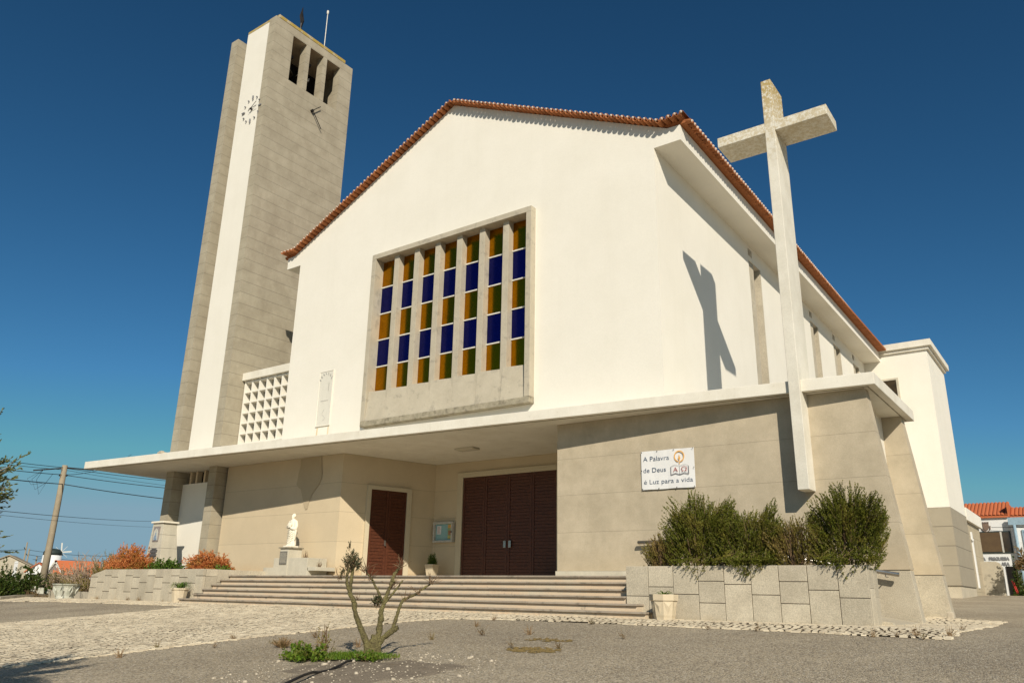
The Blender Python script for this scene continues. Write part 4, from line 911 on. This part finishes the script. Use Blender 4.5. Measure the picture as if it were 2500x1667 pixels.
limb([(.759,-6.502,.28),(.709,-6.551,.442),(.66,-6.601,.572),(.602,-6.66,.673),(.572,-6.69,.731)],[.034,.028,.022,.018,.012],.1)
limb([(.72,-6.52,-.32),(.79,-6.46,-.19),(.88,-6.38,-.10),(.94,-6.33,-.045)],[.070,.060,.055,.050],-.06)
limb([(.88,-6.385,-.10),(.907,-6.358,.027),(.929,-6.337,.142),(.956,-6.312,.273),(.986,-6.283,.339),(1.084,-6.192,.393),(1.183,-6.103,.483),(1.277,-6.019,.574)],[.045,.040,.034,.032,.030,.026,.023,.017],.08)
for p in ((.50,-6.76,.15),(.93,-6.33,.16),(.75,-6.5,.05),(.86,-6.4,.6),(.69,-6.57,-.2)):  # burrs and knots
    q=Vector(p)+rnd()*.03; tr.tube([q,q+rnd()*.035],[.03,.012],6)
tro=tr.build('trunk',M['bark'],ot,smooth=True)
tw=MB(); lf=MB()
def cluster(c,r,n,up=.8,ns=9,ll=.045,tws=8,rz=None):
    c=Vector(c)
    for i in range(n):
        d=rnd(); d.z=abs(d.z)*.9; tip=c+Vector((d.x*r,d.y*r,d.z*(rz or r)))*random.uniform(.5,1.)
        sprig(lf,tip,Vector((d.x*.5,d.y*.5,up))+rnd()*.3,.12,ns,ll,.015,.65,.15,0,tw,.003)
def bares(c,r,n,L=.18):
    c=Vector(c)
    for i in range(n):
        d=rnd(); d.z=abs(d.z)+.35; d.normalize(); l=L*random.uniform(.5,1.2); m=c+d*l*.5+rnd()*.02
        tw.tube([c+rnd()*r*.3,m,c+d*l+rnd()*.02],[.005,.0035,.002],4,cap=False)
        if random.random()<.5: tw.tube([m,m+(d+rnd()*.8).normalized()*l*.5],[.002,.0008],3,cap=False)
cluster((.43,-6.84,.80),.17,90,rz=.27); cluster((.40,-6.88,1.12),.03,4); tw.tube([(.42,-6.85,.95),(.39,-6.88,1.02),(.40,-6.88,1.16)],[.004,.003,.0015],4,cap=False)
cluster((.70,-6.56,.30),.09,30,.3); cluster((.73,-6.53,.36),.06,14,.3); cluster((.34,-6.93,.70),.06,8)
for c,n in (((.40,-6.87,.72),16),((.92,-6.34,.78),22),((.57,-6.69,.72),16),((.62,-6.65,.62),8),((1.27,-6.02,.57),14),((1.15,-6.13,.42),7),((.86,-6.40,.5),10),((.50,-6.76,.30),5),((.98,-6.28,.33),5),((.30,-6.95,.60),6)): bares(c,.1,n)
tw.build('twigs',M['twig'],ot); lf.build('leaves',M['olived'],ot)
# soil patch, grass, weeds, stones, hose
random.seed(33)
mb=MB(); nr,na=9,40; cxs,cys=1.55,-7.55; vs=[(cxs,cys,gz(cxs,cys)+.03)]
for i in range(1,nr+1):
    for k in range(na):
        a=2*math.pi*k/na; q=i/nr; rr=q*(1+.16*math.sin(3*a+1)+.09*math.sin(7*a)+.05*math.sin(13*a)); x=cxs+1.15*rr*math.cos(a)*.808-1.1*rr*math.sin(a)*.589; y=cys+1.15*rr*math.cos(a)*.589+1.1*rr*math.sin(a)*.808
        vs.append((x,y,gz(x,y)+.03*(1-q**2)+(.015*mnoise.noise(Vector((x*4,y*4,0))) if i<nr else -.01)))
fs=[(0,1+k,1+(k+1)%na) for k in range(na)]+[(1+(i-1)*na+k,1+i*na+k,1+i*na+(k+1)%na,1+(i-1)*na+(k+1)%na) for i in range(1,nr) for k in range(na)]
mb.add(vs,fs); M['dirt']=surf('tree_soil',(.30,.245,.18),(.14,.115,.08),ns=5,fine=35,bump=1.,bd=.03,finamt=.6,blotch=((.24,.17,.09),2.5,.62,.6))
tag(mb.build('soil_patch',M['dirt'],smooth=True),kind='structure')
mb=MB()
for i in range(430):
    a=random.uniform(0,6.28); q=random.random()**.6*1.35; x=cxs+1.35*q*math.cos(a); y=cys+1.35*q*math.sin(a); z=gz(x,y)+.03*(1-min(1,q)**2)+.004
    s_=random.uniform(.006,.014) if random.random()<.9 else random.uniform(.02,.038); v0=len(mb.v)
    ang=random.uniform(0,6.28); pts=[]
    for dz,k_ in ((-.3,1.),(.45,.75)):
        for j in range(6): b=ang+j*math.pi/3; rr=s_*k_*random.uniform(.75,1.2); pts.append((x+rr*math.cos(b),y+rr*math.sin(b)*.8,z+s_*dz*random.uniform(.8,1.2)))
    mb.add(pts,[(0,1,7,6),(1,2,8,7),(2,3,9,8),(3,4,10,9),(4,5,11,10),(5,0,6,11),(6,7,8,9,10,11)])
tag(mb.build('pebbles',M['stone']),'pale pebbles scattered over the dark soil below the small olive tree','pebbles',kind='stuff')
mb=MB(); mb.tube([(x,y,gz(x,y)+.05+.03*math.sin(k*1.3)) for k,(x,y) in enumerate([(1.75,-9.0),(1.52,-8.49),(1.36,-8.22),(1.25,-8.02),(1.2,-7.82),(1.17,-7.6),(1.10,-7.42),(1.0,-7.25)])],.017,8); tag(mb.build('irrigation_hose',M['black'],smooth=True),'black irrigation hose lying across the soil towards the small olive tree','hose')
def grass_stuff(name,spots,mat,label,cat,seed):
    random.seed(seed); mb=MB()
    for (cx,cy,rx,ry,n,h,wd) in spots:
        for i in range(n):
            a=random.uniform(0,6.28); q=random.random()**.5; x=cx+rx*q*math.cos(a)*.808-ry*q*math.sin(a)*.589; y=cy+rx*q*math.cos(a)*.589+ry*q*math.sin(a)*.808
            z=gz(x,y)+.03; hh=h*random.uniform(.5,1.1)*(1.1-.5*q); l=rnd()*.5; d=Vector((l.x,l.y,1)).normalized(); sd=d.orthogonal().normalized(); sd.rotate(Matrix.Rotation(random.uniform(0,6.28),3,d)); sd*=wd*.5
            b=Vector((x,y,z)); k=len(mb.v); m=b+d*hh*.6; e=b+d*hh+Vector((l.x,l.y,-.3))*hh*.3
            mb.v+=[tuple(b-sd),tuple(b+sd),tuple(m+sd*.8),tuple(m-sd*.8),tuple(e)]; mb.f+=[(k,k+1,k+2,k+3),(k+3,k+2,k+4)]; mb.m+=[0,0]
    return tag(mb.build(name,M[mat]),label,cat,kind='stuff')
grass_stuff('grass',[(.62,-6.85,.42,.20,1100,.13,.009),(.95,-6.72,.32,.16,500,.10,.009),(.35,-6.95,.2,.12,260,.12,.009)],'brightg','bright green grass tuft round the foot of the small olive tree','grass',61)
leafy('leafy_weed',(.02,-7.22,-.47),.42,.26,.20,190,'leafy green weeds left of the small olive tree trunk','weeds','brightg',.06,.035,7,.12,.4,seed=63,jag=.3)
leafy('tall_weed',(.10,-6.95,-.45),.30,.16,.42,60,'taller brown-green weed stalks behind the leafy weeds by the olive trunk','weeds','roseb',.035,.016,9,.2,1.,seed=65,jag=.4)
leafy('clover_clump',(.95,-6.95,-.44),.22,.13,.10,60,'small round green clump right of the olive trunk','weeds','brightg',.05,.035,6,.08,.4,seed=66)
# dry weeds in the joints: one built, the rest copied
random.seed(70)
def weed_mesh(seed,n=22,h=.14,mat='dry'):
    random.seed(seed); mb=MB()
    for i in range(n):
        d=rnd(); d.z=abs(d.z)+.6; d.normalize(); l=h*random.uniform(.4,1.2); sd=d.orthogonal().normalized()*.004; b=rnd()*.03; b.z=0; k=len(mb.v); e=b+d*l+rnd()*.01
        mb.v+=[tuple(b-sd),tuple(b+sd),tuple(e+sd*.4),tuple(e-sd*.4)]; mb.f.append((k,k+1,k+2,k+3)); mb.m.append(0)
        for j in range(3): leaf(mb,b.lerp(e,random.uniform(.3,1)),(d+rnd()*.8),.018,.008)
    return mb
wprot=weed_mesh(71).build('dry_weed',M['dry']); tag(wprot,'small dry brown weed growing at the edge of the asphalt','weed','dry weeds along the asphalt and path edges')
wsp=[(-2.9,-8.3),(-2.6,-6.9),(-1.35,-6.2),(-2.2,-5.1),(-.4,-5.8),(-.9,-5.2),(1.1,-3.2),(.4,-3.6),(-.7,-2.4),(1.9,-4.8),(2.6,-4.6),(6.3,-1.35),(6.6,-1.2),(7.0,-1.4),(6.9,-1.05),(7.3,-.9),(7.35,.0),(3.6,-1.3),(1.2,-1.2),(-1.2,-1.2),(-3.3,-6.0),(-3.4,-7.4),(.0,-4.5),(2.9,-3.1),(4.4,-1.2),(-18.6,.5),(-16.4,.5),(-17.8,.52),(-20.6,.5),(5.9,1.6)]
wprot.location=(wsp[0][0],wsp[0][1],gz(*wsp[0]))
for i,(x,y) in enumerate(wsp[1:]):
    o=wprot.copy(); col.objects.link(o); s_=random.uniform(.6,1.25); o.location=(x,y,gz(x,y)+.005); o.rotation_euler=(0,0,random.uniform(0,6.28)); o.scale=(s_,s_,s_)
random.seed(72)
mb=weed_mesh(77,150,.17); o=mb.build('weed_clump',M['dry']); tag(o,'large clump of brown-green weeds at the edge of the cobbles left of the olive tree','weed'); o.location=(-1.55,-6.35,gz(-1.55,-6.35)); o.scale=(1.8,1.1,.9)
mb=MB()
for (cx,cy,rx,ry,n) in ((1.85,-3.75,.42,.22,60),(2.35,-4.9,.45,.30,150)):
    for i in range(n):
        a=random.uniform(0,6.28); q=random.random()**.6; x0,y0=cx+rx*q*math.cos(a),cy+ry*q*math.sin(a); s_=random.uniform(.015,.06)
        vs=[(x0+s_*random.uniform(.6,1.2)*math.cos(k*1.047),y0+s_*random.uniform(.6,1.2)*math.sin(k*1.047),gz(x0,y0)+.004) for k in range(6)]+[(x0,y0,gz(x0,y0)+.006+s_*.25)]
        mb.add(vs,[(k,(k+1)%6,6) for k in range(6)])
M['moss']=surf('dry_moss',(.24,.165,.06),(.17,.13,.05),ns=9,fine=60,bump=1.,finamt=.7); tag(mb.build('moss',M['moss']),'two brownish moss patches on the asphalt right of the olive tree','moss',kind='stuff')
mb=MB(); mb.box(6.35,6.47,6.2,6.34,gz(0,6.2),gz(0,6.2)+.16)
mb=MB(); mb.box(6.22,6.36,6.6,6.75,gz(0,6.6),gz(0,6.6)+.17); o=tag(mb.build('loose_block',M['stone'],bevel=.02),'loose pale stone block at the foot of the second buttress','stone')
# olive branch tree at the left edge of the picture
lt=thing('olive_tree',(-.35,-12.35,-.86),'leafy olive tree at the left edge of the picture, mostly out of frame','tree')
random.seed(81); tr=MB(); base=Vector((-.35,-12.35,-.90)); ctr=Vector((-.62,-12.34,1.22))
tr.tube([base,base+Vector((-.1,-.02,.5)),base+Vector((-.2,0,1.1)),ctr+Vector((0,0,-.3))],[.13,.11,.09,.07],10,jit=.06)
lf=MB(); tw=MB()
for i in range(64):
    d=rnd(); d.z=d.z*.95+.05
    k=1+.35*mnoise.noise(d*2.1+Vector((5,2,1)))
    e=ctr+Vector((d.x*1.1,d.y*1.1,d.z*.98))*k
    b=ctr+Vector((0,0,-.3))*random.random()+rnd()*.1; m=b.lerp(e,.5)+rnd()*.10
    tr.tube([b,m,e],[.028,.016,.005],5,cap=False)
    for j in range(24):
        f=random.uniform(.3,1.); q=(b.lerp(m,f*2) if f<.5 else m.lerp(e,f*2-1))+rnd()*.10
        dd_=((q-ctr).normalized()+rnd()*.5+Vector((0,0,.25))).normalized()
        sprig(lf,q+dd_*.14,dd_,random.uniform(.18,.32),18,.06,.018,.6,.2,0,tw,.0025)
tr.build('trunk',M['barkg'],lt,smooth=True); tw.build('twigs',M['barkg'],lt); lf.build('crown',M['olive'],lt)
# ------------------------------------------------------------------ left background
mb=MB()
kp=[(-24.3,-1.35),(-24.9,-.45),(-26.1,1.2)]
for (xa,ya),(xb,yb) in zip(kp,kp[1:]):
    za,zb=gz(xa,ya),gz(xb,yb); mb.hexa([(xa,ya,za-.1),(xa+.14,ya+.07,za-.1),(xb+.14,yb+.07,zb-.1),(xb,yb,zb-.1),(xa,ya,za+.13),(xa+.14,ya+.07,za+.13),(xb+.14,yb+.07,zb+.13),(xb,yb,zb+.13)])
tag(mb.build('kerb',M['concw']),kind='structure')
mb=MB(); mb.box(-27.,-21.6,1.5,1.65,-.1,.26); tag(mb.build('low_wall',M['concw'],bevel=.01),'low concrete garden wall behind the flared white pot','wall')
random.seed(90)
mb=MB()
for i in range(46):
    x=random.uniform(-29.4,-26.2); y=random.uniform(.9,2.6); s_=random.uniform(.08,.2); z=random.uniform(.0,.35)
    a=random.uniform(0,6.28); pts=[]
    for dz,k_ in ((-.8,1.),(.8,.75)):
        for j in range(5): b=a+j*1.2566; rr=s_*k_*random.uniform(.7,1.2); pts.append((x+rr*math.cos(b),y+rr*math.sin(b),z+s_*dz*.8))
    mb.add(pts,[(0,1,6,5),(1,2,7,6),(2,3,8,7),(3,4,9,8),(4,0,5,9),(5,6,7,8,9)])
tag(mb.build('rockery',M['potw']),'whitewashed rubble rockery at the foot of the near utility pole','rocks',kind='stuff')
def hedge(name,loc,rx,ry,rz,n,label,mat='hedge',seed=1,ll=.09,lw=.05): return leafy(name,loc,rx,ry,rz,n,label,'shrub',mat,ll,lw,13,.3,.5,seed=seed,twigs=16,jag=.35,hull=.35)
hedge('hedge_bush',(-26.6,-2.0,-.1),1.1,1.0,1.35,620,'dark green hedge bush at the far left edge below the olive tree',seed=91)
hedge('hedge_bush',(-26.6,-.35,0.),1.0,.9,1.30,560,'dark green hedge bush second from the left edge',seed=92)
hedge('hedge_bush',(-27.0,.95,0.),.75,.7,1.22,420,'dark green hedge bush just left of the near utility pole',seed=93)
hedge('low_bush',(-25.1,-1.6,-.12),.85,.7,.62,300,'low bright green bush in front of the hedge at the left edge','green',seed=94,ll=.1,lw=.07)
hedge('low_bush',(-25.6,.5,-.05),.8,.5,.42,170,'low grey twiggy bush in front of the near utility pole','dry',seed=95,ll=.05,lw=.02)
def bare_shrub(loc,r,h,n,label,seed,mat='bare',leafn=0):
    random.seed(seed); t=thing('bare_shrub',loc,label,'shrub'); o=Vector(loc); mb=MB(); lf=MB()
    for i in range(n):
        a=random.uniform(0,6.28); q=random.random()**.6; e=o+Vector((r*q*math.cos(a),r*q*math.sin(a),h*random.uniform(.55,1.)*(1.15-.4*q))); b=o+Vector((r*.25*q*math.cos(a),r*.25*q*math.sin(a),0)); m=b.lerp(e,.5)+rnd()*.12
        mb.tube([b,m,e],[.03,.02,.008],4,cap=False)
        for j in range(9):
            f=random.uniform(.3,1.); p=b.lerp(m,f*2) if f<.5 else m.lerp(e,f*2-1); l=random.uniform(.15,.45); d=((e-b).normalized()+rnd()*.8).normalized(); mb.tube([p,p+d*l*.5+rnd()*.02,p+d*l],[.012,.009,.005],3,cap=False)
            for k in range(leafn): leaf(lf,p+d*l*random.random()+rnd()*.05,rnd(),.06,.035)
    mb.build('branches',M[mat],t)
    if leafn: lf.build('foliage',M['roseb'],t)
    return t
bare_shrub((-25.9,2.7,0),1.1,1.75,60,'leafless grey shrub behind the flared white pot, right of the pole',101)
bare_shrub((-24.6,3.3,0),1.1,1.95,60,'taller leafless shrub next to the left end of the long planter',102)
bare_shrub((-27.4,2.6,0),1.0,1.1,44,'low brown leafless shrub just right of the near utility pole',103,leafn=4)
bare_shrub((-25.4,2.2,0),.9,.8,40,'low brownish shrub with few leaves behind the low garden wall',104,leafn=9)
up=thing('utility_pole',(-28.3,2.0,0),'tall weathered wooden utility pole on the left with overhead wires','utility pole')
mb=MB(); mb.tube([(-28.3,2.,-.1),(-28.3,2.01,2.),(-28.29,2.02,4.),(-28.3,2.02,5.70)],[.155,.14,.125,.115],14,jit=.015); mb.build('pole_shaft',M['polew'],up,smooth=True)
mb=MB(); mb.tube([(-29.2,1.1,5.42),(-28.3,2.02,5.58)],.03,6); mb.tube([(-28.3,2.02,5.60),(-27.4,2.9,5.54)],.03,6); mb.tube([(-28.42,1.9,5.25),(-28.18,2.14,5.25)],.05,6)
for k in range(3): a=.2*k; mb.tube([(-28.9+a*.3,1.4,5.5),(-29.05,1.25-a,5.0),(-28.9,1.4-a,4.35+.2*k),(-28.75,1.55,4.9),(-28.6,1.7,5.3)],.008,4,cap=False)
mb.build('bracket',M['iron'],up)
def wire(a,b,sag,r,label,name='overhead_wire',n=24):
    a=Vector(a);b=Vector(b); pts=[a.lerp(b,i/n)-Vector((0,0,sag*4*(i/n)*(1-i/n))) for i in range(n+1)]
    mb=MB(); mb.tube(pts,r,5); return tag(mb.build(name,M['black'],smooth=True),label,'wire')
PT=Vector((-28.3,2.02,0))
def pz(z): return (PT.x,PT.y,z)
wire((-18.4,-17.,5.6),pz(5.60),.5,.013,'topmost overhead wire from the left edge to the pole top')
wire((-19,-16.,5.05),pz(5.50),.4,.010,'thin overhead wire just below the topmost one, left of the pole')
wire((-18.4,-17.,5.0),pz(5.27),.45,.015,'twisted overhead cable third from the pole top, left of the pole')
wire((-12.4,-10.6,3.1),(-28.3,2.1,4.86),.10,.019,'thick lower cable left of the pole')
wire((-28.3,2.1,4.86),(-24.,16,4.9),.35,.019,'thick lower cable running from the pole to behind the tower leg')
wire(pz(5.58),(-21.,20,6.6),.6,.013,'upper overhead wire from the pole top to behind the tower leg')
wire(pz(5.50),(-21.,20,6.2),.7,.008,'hair-thin overhead wire right of the pole below the upper one')
wire(pz(5.27),(-21.,20,6.),.55,.015,'middle overhead wire right of the pole')
wire(pz(5.27),(-45,14,9.4),.35,.013,'overhead wire rising right from the pole to the canopy edge')
wire((-15,-6.5,2.4),(-38,13.,4.45),.10,.009,'long thin wire crossing the pole at mid height')
wire((-15,-6.5,2.3),(-38,13.,4.1),.10,.006,'lowest thin wire crossing behind the pole')
def at(bx,by,D,z,ref=(9.387,-15.239)): 
    v=Vector((bx-ref[0],by-ref[1])).normalized()*D; return (ref[0]+v.x,ref[1]+v.y,z)
# white windmill far away
wm=thing('windmill',(-208.4,85.6,0),'distant white round windmill with dark cap behind the near utility pole','windmill')
mb=MB(); mb.lathe([(2.6,0),(2.15,8.2)],-208.4,85.6,20); mb.build('mill_tower',M['wall2'],wm,smooth=True)
mb=MB(); mb.lathe([(2.2,8.15),(2.1,9.0),(1.5,9.6),(.2,9.8)],-208.4,85.6,20); mb.build('mill_cap',M['darkgreen'],wm,smooth=True)
hub=Vector((-207.6,87.3,8.97))*1.0
mb=MB()
for k in range(8):
    a=k*math.pi/4+.1; d=Vector((.4*math.cos(a)*.9,.9*math.cos(a),math.sin(a))).normalized(); wd=.28 if k%2==0 else .07
    e=hub+d*(2.3 if k%2==0 else 1.9); s_=Vector((0,0,1)).cross(d); s_=Vector((0,.4,.9)).cross(d).normalized() if False else d.cross(Vector((.9,-.4,0))).normalized()*wd*.5
    mb.hexa([tuple(hub-s_),tuple(hub+s_),tuple(hub+s_+Vector((.05,-.02,0))),tuple(hub-s_+Vector((.05,-.02,0))),tuple(e-s_),tuple(e+s_),tuple(e+s_+Vector((.05,-.02,0))),tuple(e-s_+Vector((.05,-.02,0)))])
mb.tube([hub-Vector((.8,1.6,0)),hub+Vector((.1,.2,0))],.12,6); mb.build('sail',M['wbar'],wm)
mb=MB(); mb.box(-206.0,-205.9,86.9,87.0,8.0,8.4); mb.box(-207.2,-206.9,85.2,85.6,7.2,7.9); mb.build('window',M['dark'],wm)
def fhouse(name,c,along,L,Wd,he,hr,label,wmat='wall2',rmat='rooft'):
    t=thing(name,(c[0],c[1],0),label,'house'); u=Vector((math.cos(along),math.sin(along),0)); v=Vector((-u.y,u.x,0)); C0=Vector((c[0],c[1],0)); mb=MB()
    P=lambda a,b,z: tuple(C0+u*a+v*b+Vector((0,0,z)))
    w_=Wd/2; mb.add([P(0,-w_,-2),P(0,w_,-2),P(0,w_,he),P(0,0,hr),P(0,-w_,he),P(L,-w_,-2),P(L,w_,-2),P(L,w_,he),P(L,0,hr),P(L,-w_,he)],[(4,3,2,1,0),(5,6,7,8,9),(0,5,9,4),(2,7,6,1)]); mb.build('wall',M[wmat],t)
    mb=MB(); o=.35
    for s_ in (1,-1):
        sl=(hr-he)/w_; mb.hexa([P(-o,0,hr+.05),P(L+o,0,hr+.05),P(L+o,s_*(w_+o),he-o*sl+.05),P(-o,s_*(w_+o),he-o*sl+.05),P(-o,0,hr+.25),P(L+o,0,hr+.25),P(L+o,s_*(w_+o),he-o*sl+.25),P(-o,s_*(w_+o),he-o*sl+.25)])
    mb.build('roof',M[rmat],t); return t,P
# gabled house: gable end towards us at left, roof running right
t,P=fhouse('house',(-171.75,69.7,0),math.atan2(.93,.42),8.2,3.2,3.2,5.6,'far white house with a red tiled roof right of the near pole')
mb=MB()
def tri(mb,pts,mi=0): mb.add(pts,[tuple(range(len(pts)))],mi)
t,P=fhouse('gabled_house',(-170.9,69.2,0),math.atan2(.52,-.85),5,2.9,3.0,5.6,'far white gable with lacy trim and a dark gable field, behind the near pole')
mb=MB(); a=.05
mb.add([P(-.37,-1.0,3.15),P(-.37,1.0,3.15),P(-.37,0,4.9)],[(2,1,0)]); mb.build('gable_field',plain('grey_gable',(.22,.18,.16),.8),t)
mb=MB()
for k in range(9):
    f=k/8
    for s_ in (1,-1): q=P(-.45,s_*1.5*(1-f),3.1+2.5*f); mb.box(q[0]-.12,q[0]+.12,q[1]-.12,q[1]+.12,q[2]-.22,q[2]+.14)
mb.build('trim',M['wbar'],t)
fhouse('house',(-173.2,66.9,0),math.atan2(.52,-.85),6,4.2,3.4,5.1,'far red-roofed house just left of the near pole')
fhouse('grey_house',(-193.3,69.2,0),math.atan2(.52,-.85),9,9,4.9,7.0,'far pale grey gabled house at the left edge above the hedge','concw','polew')
mb=MB(); mb.box(-174.9,-174.4,62.8,63.3,2,5.0); mb.box(-174.95,-174.35,62.75,63.35,5.0,5.15); mb.box(-174.85,-174.45,62.85,63.25,5.15,5.4); tag(mb.build('chimney',M['wall2']),'far white chimney showing above the hedge at the left','chimney')
for i,(x,y,h,l) in enumerate(((-265.9,103.9,13.74,'far dark utility pole, tallest and leftmost of the three'),(-265.6,104.75,11.86,'far utility pole with a lamp, middle of the three'),(-264.6,107.0,9.7,'far short utility pole with a crossbar, rightmost of the three'))):
    t=thing('utility_pole',(x,y,0),l,'utility pole'); mb=MB(); mb.tube([(x,y,0),(x,y,h)],[.26,.2],8); mb.build('pole_shaft',M['polew'],t)
    mb=MB(); mb.box(x-.5,x+.5,y-.9,y+.9,h-1.2,h-1.1) if i==2 else mb.tube([(x,y,h-2.5),(x-.2,y-.6,h-1.6)],.12,6); mb.build('crossbar',M['iron'],t)
for a,b,l in (((-265.9,103.9,11.5),(-240,60,10.5),'far overhead wire left of the far poles'),((-265.6,104.75,11.4),(-208,112,9.6),'far overhead wire from the far poles towards the windmill'),((-265.6,104.75,10.0),(-208,112,7.8),'lower far overhead wire towards the windmill'),((-264.6,107.,9.2),(-208,112,7.3),'far overhead wire from the short far pole')):
    wire(a,b,1.0,.06,l)
hedge('far_bush',(-150,57,-.5),7,7,3.3,420,'far dark bush below the far chimney',seed=96,ll=.7,lw=.5)
# ------------------------------------------------------------------ right background
jb=thing('parish_building',(5.5,47,.8),'white parish council building with red tiled roof, blue downpipe and dark window','building')
JY=44.5
mb=MB(); mb.box(1.5,5.05,JY,JY+8,.4,5.72); mb.build('wall',M['wall2'],jb)
mb=MB(); mb.box(5.05,11,JY-.25,JY+8,.4,5.2); mb.build('side_wing',M['wall2'],jb)
def pantile(mb,x0,x1,y0,y1,z0,z1):
    x=x0
    while x<x1-.05:
        n=6; vs=[]
        for (yy,zz) in ((y0,z0),(y1,z1)):
            for k in range(n+1): a=math.pi*k/n; vs.append((x+.11-.11*math.cos(a),yy,zz+.09*math.sin(a)))
        mb.add(vs,[(k,k+1,n+2+k,n+1+k) for k in range(n)]); x+=.22
    mb.hexa([(x0,y0,z0-.1),(x1,y0,z0-.1),(x1,y1,z1-.1),(x0,y1,z1-.1),(x0,y0,z0+.01),(x1,y0,z0+.01),(x1,y1,z1+.01),(x0,y1,z1+.01)])
mb=MB(); pantile(mb,1.5,5.02,JY-.15,JY+2.4,5.80,6.85); pantile(mb,5.10,11,JY-.1,JY+1.6,5.74,6.4); mb.box(5.0,5.1,JY-.1,JY+2.5,5.72,6.6); mb.build('roof',M['rooft'],jb)
mb=MB(); mb.box(4.97,11,JY-.4,JY-.25,5.2,5.66); mb.build('blue_fascia',M['bluep'],jb)
mb=MB(); mb.tube([(5.28,JY-.38,5.2),(5.28,JY-.38,.8)],.085,10); mb.build('downpipe',M['bluep'],jb,smooth=True)
mb=MB(); mb.box(2.9,4.97,JY-.06,JY,3.52,4.86); jw_=mb.build('window',M['darkgreen'],jb)
mb=MB(); mb.box(2.95,4.40,JY-.075,JY-.06,3.6,4.80); mb.build('blind',surf('brown_blind',(.13,.085,.045),(.08,.05,.03),ns=2,fine=30),jw_)
mb=MB(); mb.box(4.50,4.93,JY-.08,JY-.06,3.6,4.80); mb.build('pane',M['bglass'],jw_)
mb=MB(); mb.box(4.40,4.50,JY-.09,JY-.06,3.56,4.84); mb.build('mullion',M['alu'],jw_)
mb=MB(); mb.box(5.62,6.9,JY-.33,JY-.25,3.6,4.9); w2=mb.build('window',M['bluep'],jb); mb=MB(); mb.box(5.72,6.8,JY-.345,JY-.33,3.7,4.8); mb.build('pane',M['bglass'],w2)
mb=MB(); mb.box(4.42,5.02,JY-.05,JY,.75,2.72); mb.build('doorway',M['dark'],jb)
mb=MB(); text_mesh('TA   FREGUESIA',mb,(3.10,JY-.03,3.10),.28,(1,0,0),0,width=1.60,thick=.02,bold=.01); text_mesh('ARA',mb,(4.22,JY-.03,2.78),.28,(1,0,0),0,width=.44,thick=.02,bold=.01); mb.build('wall_lettering',M['inkg'],jb)
mb=MB(); cx,cz=3.69,5.20
mb.prism([(cx-.17,cz+.15),(cx-.18,cz-.05),(cx-.10,cz-.22),(cx,cz-.28),(cx+.10,cz-.22),(cx+.18,cz-.05),(cx+.17,cz+.15)],JY-.06,JY)
for k in range(4): mb.box(cx-.17+.1*k,cx-.12+.1*k,JY-.07,JY,cz+.15,cz+.27)
mb.tube([(cx-.24,JY-.05,cz+.02),(cx-.22,JY-.05,cz-.2),(cx-.1,JY-.05,cz-.33),(cx,JY-.05,cz-.36),(cx+.1,JY-.05,cz-.33),(cx+.22,JY-.05,cz-.2),(cx+.24,JY-.05,cz+.02)],.03,6); mb.build('coat_of_arms',plain('bronze_shield',(.22,.15,.11),.6),jb)
wire((4.0,44.3,5.1),(14,43.8,5.0),.05,.015,'thin cable crossing the upper wall of the parish building')
wl=MB(); wl.prism([(1.9,.4),(4.52,.4),(4.55,2.5),(4.42,2.78),(4.25,2.86),(1.9,2.86)],40.9,41.3); wl.box(1.9,4.2,40.8,40.9,.4,.9)
tag(wl.build('concrete_wall',M['concw'],bevel=.02),'stained concrete retaining wall behind the apse','wall')
leafy('autumn_tree',(5.95,39.5,2.6),.75,.7,1.3,260,'yellow-brown leafy climber in front of the blue downpipe at the right edge','tree','dry',.11,.09,9,.3,.2,seed=111,twigs=12,lowz=-.2)
leafy('dark_climber',(5.15,41.5,1.0),.35,.3,1.9,120,'dark green climber beside the parish building doorway','plant','hedge',.12,.09,8,.3,.6,seed=112)
leafy('flower_bush',(5.75,40,.9),.9,.5,.6,120,'low dark bush at the right edge below the autumn climber','shrub','hedge',.12,.09,8,.25,.6,seed=113)
for i,(xa,xb) in enumerate(((4.98,5.17),(5.06,5.24))):
    mb=MB(); mb.tube([(xb,40.,.9),(xa,40.,1.75-.06*i)],.022,6); tag(mb.build('red_stick',M['red']),('red stake leaning by the doorway, left of two','red stake leaning by the doorway, right of two')[i],'stake')
